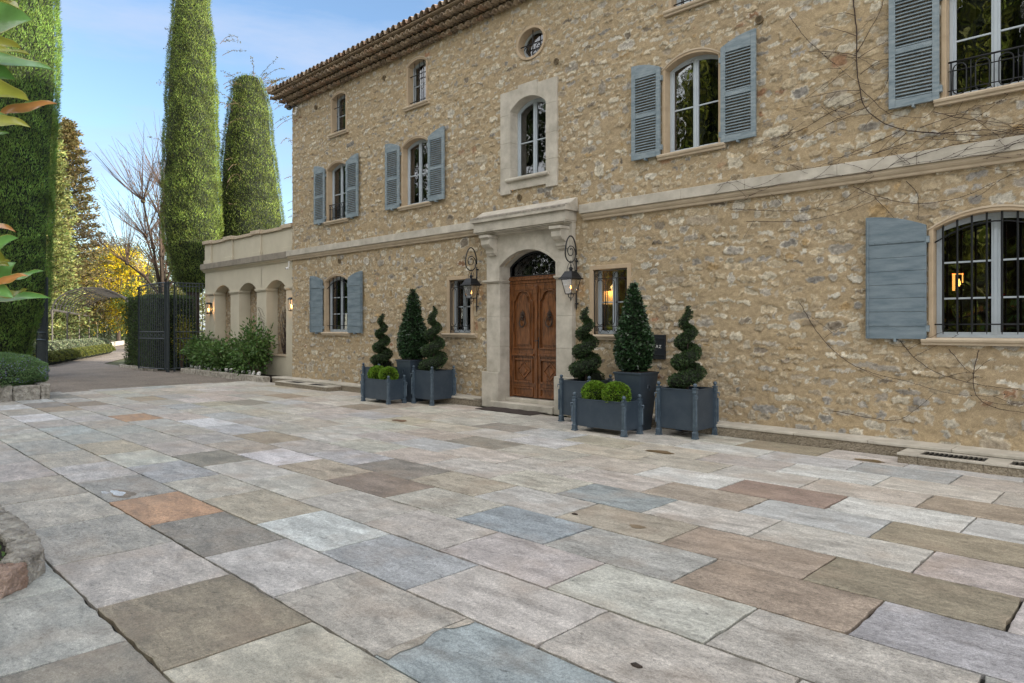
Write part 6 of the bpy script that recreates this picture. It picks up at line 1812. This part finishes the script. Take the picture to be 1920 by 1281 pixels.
HERO = [((-40, 30), (38, -12), 34, RST, .3), ((-70, 46), (60, 38), 74, GRN, 1.25), ((-45, 85), (56, 104), 26, OLV, .5), ((-60, 98), (100, 132), 40, GRN, .6), ((-40, 108), (54, 118), 24, RST, .3), ((-50, 150), (54, 190), 40, OLV, .7),
        ((-5, 218), (107, 195), 24, RST, 1.0), ((-40, 238), (60, 190), 20, GRN, .4), ((-40, 232), (58, 240), 26, OLV, .9),
        ((-50, 10), (36, 18), 40, OLV, .4), ((-60, 128), (30, 150), 44, GRN, 1.2), ((-60, 205), (22, 232), 34, GRN, .9), ((-55, 60), (40, 92), 30, OLV, .9), ((-60, 262), (18, 250), 26, GRN, .6), ((-60, 520), (26, 560), 30, GRN, .9), ((-60, 462), (18, 500), 34, OLV, 1.1), ((-40, 428), (30, 436), 18, RST, .7), ((-45, 478), (35, 447), 34, GRN, 1.0), ((-10, 545), (31, 493), 40, GRN, 1.1), ((0, 530), (83, 509), 16, GRN, .8), ((-5, 540), (54, 518), 17, RST, .9), ((-20, 548), (52, 543), 18, OLV, .8), ((-75, 556), (96, 560), 26, GRN, .8), ((-50, 500), (20, 490), 20, OLV, .7)]
for i, (p0, p1, wpx, col, tilt) in enumerate(HERO):
    dt = .05 * math.sin(i * 2.1); bigleaf(pt(*p0, T_ + dt), pt(*p1, T_ + dt + .03 * math.cos(i)), wpx / 1297 * T_ * 1.25, col, tilt=tilt, sag=random.uniform(-.012, .014))
bt = MB(); Bz = Vector((-6.3, -.4, 0))
bt.tube([Bz, Bz + Vector((.1, 0, 1.2)), Bz + Vector((0, .1, 3)), Bz + Vector((.1, 0, 5))], [.13, .11, .08, .03], 8)
up_end, lo_end = pt(-55, 110, 1.52), pt(-55, 545, 1.52)
for e_, z0_ in ((up_end, 1.2), (lo_end, .9)):
    m1 = Vector((-4.2, -.7, (z0_ + e_.z) / 2 + .15)); m2 = Vector((-2.7, -.35, e_.z + .02))
    bt.tube([Bz + Vector((.08, 0, z0_)), m1, m2, e_], [.05, .035, .02, .010], 7)
    for (p0, p1, wpx, col, tilt) in HERO:
        if (p0[1] < 300) == (e_ is up_end): bt.tube([e_, pt(p0[0], p0[1], T_)], [.006, .004], 5)
def offscreen(p):
    t = (p - Vector((0, 0, CAMH))).dot(vv)
    if t < .3: return True
    return (p.dot(rv)) / t < -.84
for i in range(900):
    d_ = Vector(rng.normal(size=3)); d_.normalize(); z_ = random.uniform(1.6, 5.6); rr = random.uniform(.4, 1.5) * (1.2 - abs(z_ - 3.2) / 3.2)
    c_ = Bz + Vector((d_.x * rr, d_.y * rr, z_)); e_ = c_ + Vector((d_.x, d_.y, random.uniform(-.2, .5))).normalized() * random.uniform(.13, .2)
    if offscreen(c_) and offscreen(e_) and c_.x < -4.4: bigleaf(c_, e_, .07, random.choice([GRN, GRN, GRN, OLV, RST]), tilt=random.uniform(-.5, 1), seg=4)
for e_, z0_ in ((up_end, 1.2), (lo_end, .9)):
    ch = [Bz + Vector((.08, 0, z0_)), Vector((-4.2, -.7, (z0_ + e_.z) / 2 + .15)), Vector((-2.7, -.35, e_.z + .02)), e_]
    for i in range(170):
        k = random.uniform(.5, 2.95); j = int(k); q = ch[j].lerp(ch[j + 1], k - j); ax = (ch[j + 1] - ch[j]).normalized()
        d_ = Vector(rng.normal(size=3)); d_ = (d_ - ax * d_.dot(ax)).normalized() * .8 + ax * .5
        c_ = q + d_ * random.uniform(.0, .10); t_ = c_ + d_.normalized() * random.uniform(.12, .18)
        if offscreen(c_) and offscreen(t_): bigleaf(c_, t_, .06, random.choice([GRN, GRN, GRN, OLV, RST]), tilt=random.uniform(-.5, 1), seg=4)
for i in range(14):
    z_ = 1.8 + i * .26; a = i * 2.4; bt.tube([Bz + Vector((0, .05, z_)), Bz + Vector((math.cos(a) * 1.0, math.sin(a) * 1.0, z_ + .5))], [.025, .008], 5)
bt.build('trunk', M['bark'], MG, smooth=True)
off = wloc(MG); V_ = np.array(lv_v); n4 = np.array(lv_f)
npmesh('leaves', V_, n4, LF['magnolia'], MG, np.array(lv_c), smooth=True)

# ------------------------------------------------------------ creeper stems on the wall (x, z on the wall)
VN = [[(-3.19, 5.97), (-3.15, 5.53), (-3.15, 5.1), (-3.11, 4.77), (-3.05, 4.51), (-2.84, 4.26), (-2.56, 4.1), (-2.2, 3.99), (-1.7, 3.93), (-1.34, 3.81), (-.9, 3.85), (-.3, 3.7)],
[(-2.26, 4.27), (-1.97, 4.13), (-1.55, 3.98), (-1.34, 3.86), (-.8, 3.8)], [(-2.62, 4.11), (-2.93, 4.01), (-3.4, 3.87), (-3.76, 3.81), (-4.05, 3.91)], [(-2.56, 4.06), (-2.74, 3.93), (-2.93, 3.86)],
[(-3.11, 4.77), (-2.93, 4.55), (-2.74, 4.34), (-2.32, 4.2)], [(-3.15, 5.24), (-3.0, 5.48), (-2.84, 5.78), (-2.8, 6.3)], [(-3.13, 5.17), (-2.93, 5.25), (-2.75, 5.31)], [(-3.11, 4.95), (-2.87, 5.06), (-2.74, 5.05)],
[(-3.15, 5.47), (-3.4, 5.63), (-3.68, 5.77)], [(-3.15, 5.21), (-3.47, 5.35), (-3.79, 5.44)], [(-3.11, 4.74), (-3.4, 4.79), (-3.9, 4.79)], [(-3.06, 4.62), (-3.47, 4.53), (-3.9, 4.36), (-4.37, 4.32), (-4.69, 4.32)],
[(-3.0, 4.5), (-3.4, 4.41), (-3.9, 4.24), (-4.29, 4.17)], [(-3.16, 5.74), (-3.3, 5.82), (-3.5, 5.84)], [(-3.19, 5.97), (-3.2, 6.5), (-3.15, 7.2), (-3.3, 7.8)], [(-3.2, 6.4), (-2.9, 6.8), (-2.7, 7.3)], [(-3.18, 6.2), (-3.5, 6.6), (-3.8, 6.8)],
[(-0.9, 3.80), (-1.86, 3.80), (-2.2, 3.76), (-2.62, 3.68), (-2.93, 3.60), (-4.05, 3.63), (-4.69, 3.51)], [(-.6, 3.72), (-1.34, 3.7), (-1.65, 3.66), (-2.09, 3.64), (-2.56, 3.64)],
[(-3.19, 3.47), (-2.87, 3.29), (-2.43, 3.15), (-1.97, 3.17), (-1.65, 3.29), (-1.34, 3.4), (-.8, 3.45)], [(-4.95, 3.38), (-4.05, 3.25), (-3.47, 3.26), (-3.06, 3.37)], [(-4.69, 3.17), (-3.9, 3.09), (-3.26, 3.16), (-2.87, 3.28)],
[(-2.56, 3.45), (-2.43, 3.27), (-2.42, 2.95)], [(-2.93, 3.3), (-2.8, 3.14), (-2.68, 2.98)], [(-3.9, 1.94), (-3.65, 1.51), (-3.33, 1.18), (-3.0, 1.01), (-2.56, 0.91), (-2.09, 0.79), (-1.7, 0.78), (-1.5, 0.82)],
[(-2.63, 1.42), (-2.43, 1.18), (-2.14, 1.0), (-1.7, 0.9), (-1.34, 0.87), (-.7, .8)], [(-1.78, 1.33), (-1.83, 1.04), (-1.81, 0.79), (-1.65, 0.66), (-1.34, 0.61), (-.6, .5)], [(-2.09, 1.33), (-1.92, 1.1), (-1.82, 1.04)],
[(-3.47, 0.46), (-3.13, 0.42), (-2.68, 0.4), (-2.43, 0.58), (-2.26, 0.76)], [(-4.05, 6.02), (-3.76, 5.56), (-3.19, 4.9)], [(-2.75, 5.07), (-2.79, 4.73), (-2.93, 4.55)], [(-2.4, 4.1), (-1.9, 4.2), (-1.4, 4.25)], [(-2.2, 3.99), (-1.8, 4.1), (-1.5, 4.3)], [(-2.56, 4.1), (-2.3, 4.02), (-1.6, 3.86), (-.9, 3.95)], [(-3.0, 3.85), (-2.4, 3.95), (-1.9, 3.85), (-1.3, 3.92)]]
CR = empty('wall_creeper', (-2.9, 9.75, 0), 'leafless dark creeper stems spreading over the stone wall around the right shutters', 'climbing plant')
b = MB()
def crspan(pts, r0, depth=0):
    dense = []
    for i in range(len(pts) - 1):
        p0 = pts[max(0, i - 1)]; p1 = pts[i]; p2 = pts[i + 1]; p3 = pts[min(len(pts) - 1, i + 2)]
        seg = max(3, int(math.dist(p1, p2) / .05))
        for k in range(seg):
            t = k / seg
            f = lambda a, b_, c, d: .5 * ((2 * b_) + (-a + c) * t + (2 * a - 5 * b_ + 4 * c - d) * t * t + (-a + 3 * b_ - 3 * c + d) * t ** 3)
            dense.append((f(p0[0], p1[0], p2[0], p3[0]) + random.uniform(-.005, .005), f(p0[1], p1[1], p2[1], p3[1]) + random.uniform(-.005, .005)))
    dense.append(pts[-1]); n = len(dense)
    def yy(x, z): return 9.675 if 3.6 < z < 3.80 and x > -7.8 else (9.715 if 3.5 < z <= 3.6 else 9.785)
    b.tube([(x, yy(x, z) + random.uniform(-.004, .004), z) for x, z in dense], [max(.0022, r0 * (1 - .75 * i / n)) for i in range(n)], 5)
    for i in range(3, n, 2):
        x, z = dense[i]
        if random.random() < .7: b.tube([(x, yy(x, z), z), (x + random.uniform(-.014, .014), yy(x, z) - .008, z + random.uniform(-.016, .016))], [.006, .002], 4)
        if depth < 2 and random.random() < (.34 if (depth == 0 and 3.4 < z < 5.6) else .10):
            dx = random.choice((-1, 1)) * random.uniform(.1, .55); dz = random.uniform(-.25, .3)
            crspan([(x, z), (x + dx * .5, z + dz * .5 + random.uniform(-.04, .04)), (x + dx, z + dz)], .0030, depth + 1)
for i, p in enumerate(VN): crspan(p, .009 if i in (0, 14) else .005)
b.build('stems', M['vine'], CR)
# dry creeper inside the near arch of the wing
CW = empty('arch_creeper', (-20.6, 10.3, .7), 'bare creeper twigs clinging inside the near arch of the cream wing', 'climbing plant')
b = MB()
for k in range(26):
    x, z = -20.3 + random.uniform(-.1, .3), .75; pts = [(x, AY + .36, z)]
    for i in range(9): x += random.uniform(-.10, .09); z += random.uniform(.08, .22); pts.append((min(max(x, -20.75), -19.6), AY + .36, z))
    MB().tube(pts, [.010 * (1 - i / 12) for i in range(10)], 4).build('stem', M['vine'], CW)
for k in range(9):
    x, z = -20.9, 1.3 + .08 * k; pts = [(x, AY - .012, z)]
    for i in range(5): x -= random.uniform(.05, .12); z += random.uniform(.0, .14); pts.append((x, AY - .012, z))
    MB().tube(pts, .004, 4).build('stem', M['vine'], CW)
# rambling rose canes out of the cypresses
def canes(name, x, y, lab, items, r):
    o = empty(name, (x, y, 0), lab, 'climbing plant'); b = MB(); P = []; D_ = []
    for (a, z, ln, out, dro) in items:
        c = Vector((x + r(z) * math.cos(a), y + r(z) * math.sin(a), z)); dr = Vector((math.cos(a), math.sin(a), .35)); pts = []
        for i in range(12):
            t = i / 11; p = c + dr.normalized() * out * t + Vector((0, 0, ln * (t * 1.2 - dro * t * t))) + Vector((random.uniform(-.03, .03),) * 3); pts.append(p)
            if i > 2:
                for k in range(3): P.append(tuple(p)); D_.append(tuple(rng.normal(size=3)))
        b.tube(pts, [.012 * (1 - .7 * i / 11) for i in range(12)], 4)
    b.build('stems', M['twig'], o)
    leaves('leaves', np.array(P) + rng.normal(size=(len(P), 3)) * .02, D_, .07, .035, colvar(len(P), base=(.16, .15, .05)), LF['generic'], o)
random.seed(23)
camang = math.atan2(-11.25, 28.75)
it = []
for k in range(34):
    side = random.choice((-1, 1)); a = camang + side * random.uniform(1.2, 1.9); z = random.uniform(5, 13.5); it.append((a, z, random.uniform(-.3, .9), random.uniform(.3, 1.0), random.uniform(.8, 2.0)))
canes('rambling_rose', -28.75, 11.25, 'thin rose canes arching out of the tall narrow cypress', it, lambda z: max(.5, 1.2 - .045 * max(0, z - 5)))
it = []
for k in range(46):
    top = random.random() < .45; side = random.choice((-1, 1)); a = math.atan2(-13.75, 29) + (side * random.uniform(1.1, 1.9) if not top else random.uniform(-3, 3)); z = random.uniform(5, 12) if not top else random.uniform(11.6, 12.5)
    it.append((a, z, random.uniform(.1, 1.0), random.uniform(.4, 1.3), random.uniform(.6, 1.8)))
canes('rambling_rose', -29, 13.75, 'thin rose canes spraying from the flat topped cypress', it, lambda z: np.interp(z, [1, 5, 9, 11.5, 12.5], [1.4, 1.5, 1.1, .7, .3]))

# ------------------------------------------------------------ trees mirrored in the windows / shading the garden
ORD = ['first', 'second', 'third', 'fourth', 'fifth', 'sixth', 'seventh', 'eighth', 'ninth', 'tenth', 'eleventh', 'twelfth', 'thirteenth', 'fourteenth', 'fifteenth']
for i in range(10):
    x = -21.5 + i * 2.75 + random.uniform(-.3, .3); y = -9.6 + random.uniform(-.9, .9); h = random.uniform(16.5, 21)
    cypress(x, y, h, lambda u: np.interp(u, [0, .05, .3, .7, 1], [.5, 1.4, 1.6, 1.2, .05]), ORD[i] + ' from the left in the cypress row mirrored in the house windows', 8000, 'cypresses mirrored in the windows', z0=.3, blade=.34, bw=.10, col=(.8, .68, .5))
for i in range(7):
    x = -25.5 - i * 3.4 + random.uniform(-.4, .4); y = -10.5 + random.uniform(-1.5, 1.5)
    crown_tree('evergreen_tree', x, y, random.uniform(15, 18), 3.0, ORD[i] + ' broad evergreen left of the mirrored cypress row', 3500, (.05, .07, .025), leaf=.5, z0=1.0, group='broad trees mirrored in the left windows')
for i, (x, y) in enumerate([(3.4, 23.9), (1.8, 26.0), (.24, 28.1)]):  # unseen trees added only to throw shade on the big left cypress
    cypress(x, y, 19.4, lambda u: np.interp(u, [0, .05, .5, .98, 1], [1.2, 1.7, 1.9, 1.8, .9]), ['nearest', 'middle', 'farthest'][i] + ' of the three unseen cypresses added behind the stone house to cast shade', 8000, 'shade casting cypresses added behind the house', z0=.3, blade=.34, bw=.10)
# small fallen leaves on the paving
for i, (x, y, lb) in enumerate([(-1.8900000000000001, 2.74, 'dry brown leaf lying on the large pale slab, bottom centre right'), (-3.77, 4.59, 'small dark leaf on the beige slab right of the blue slab')]):
    b = MB(); pts = [(0, 0), (.02, .014), (.045, .016), (.065, .004), (.05, -.012), (.02, -.014)]
    b.add([(x + px, y + py, .006 + .006 * (k % 2)) for k, (px, py) in enumerate(pts)] + [(x + px, y + py, .003) for k, (px, py) in enumerate(pts)], [tuple(range(6)), tuple(range(11, 5, -1))] + [(k, k + 6, (k + 1) % 6 + 6, (k + 1) % 6) for k in range(6)])
    tag(b.build('fallen_leaf', M['bark']), lb, 'leaf')
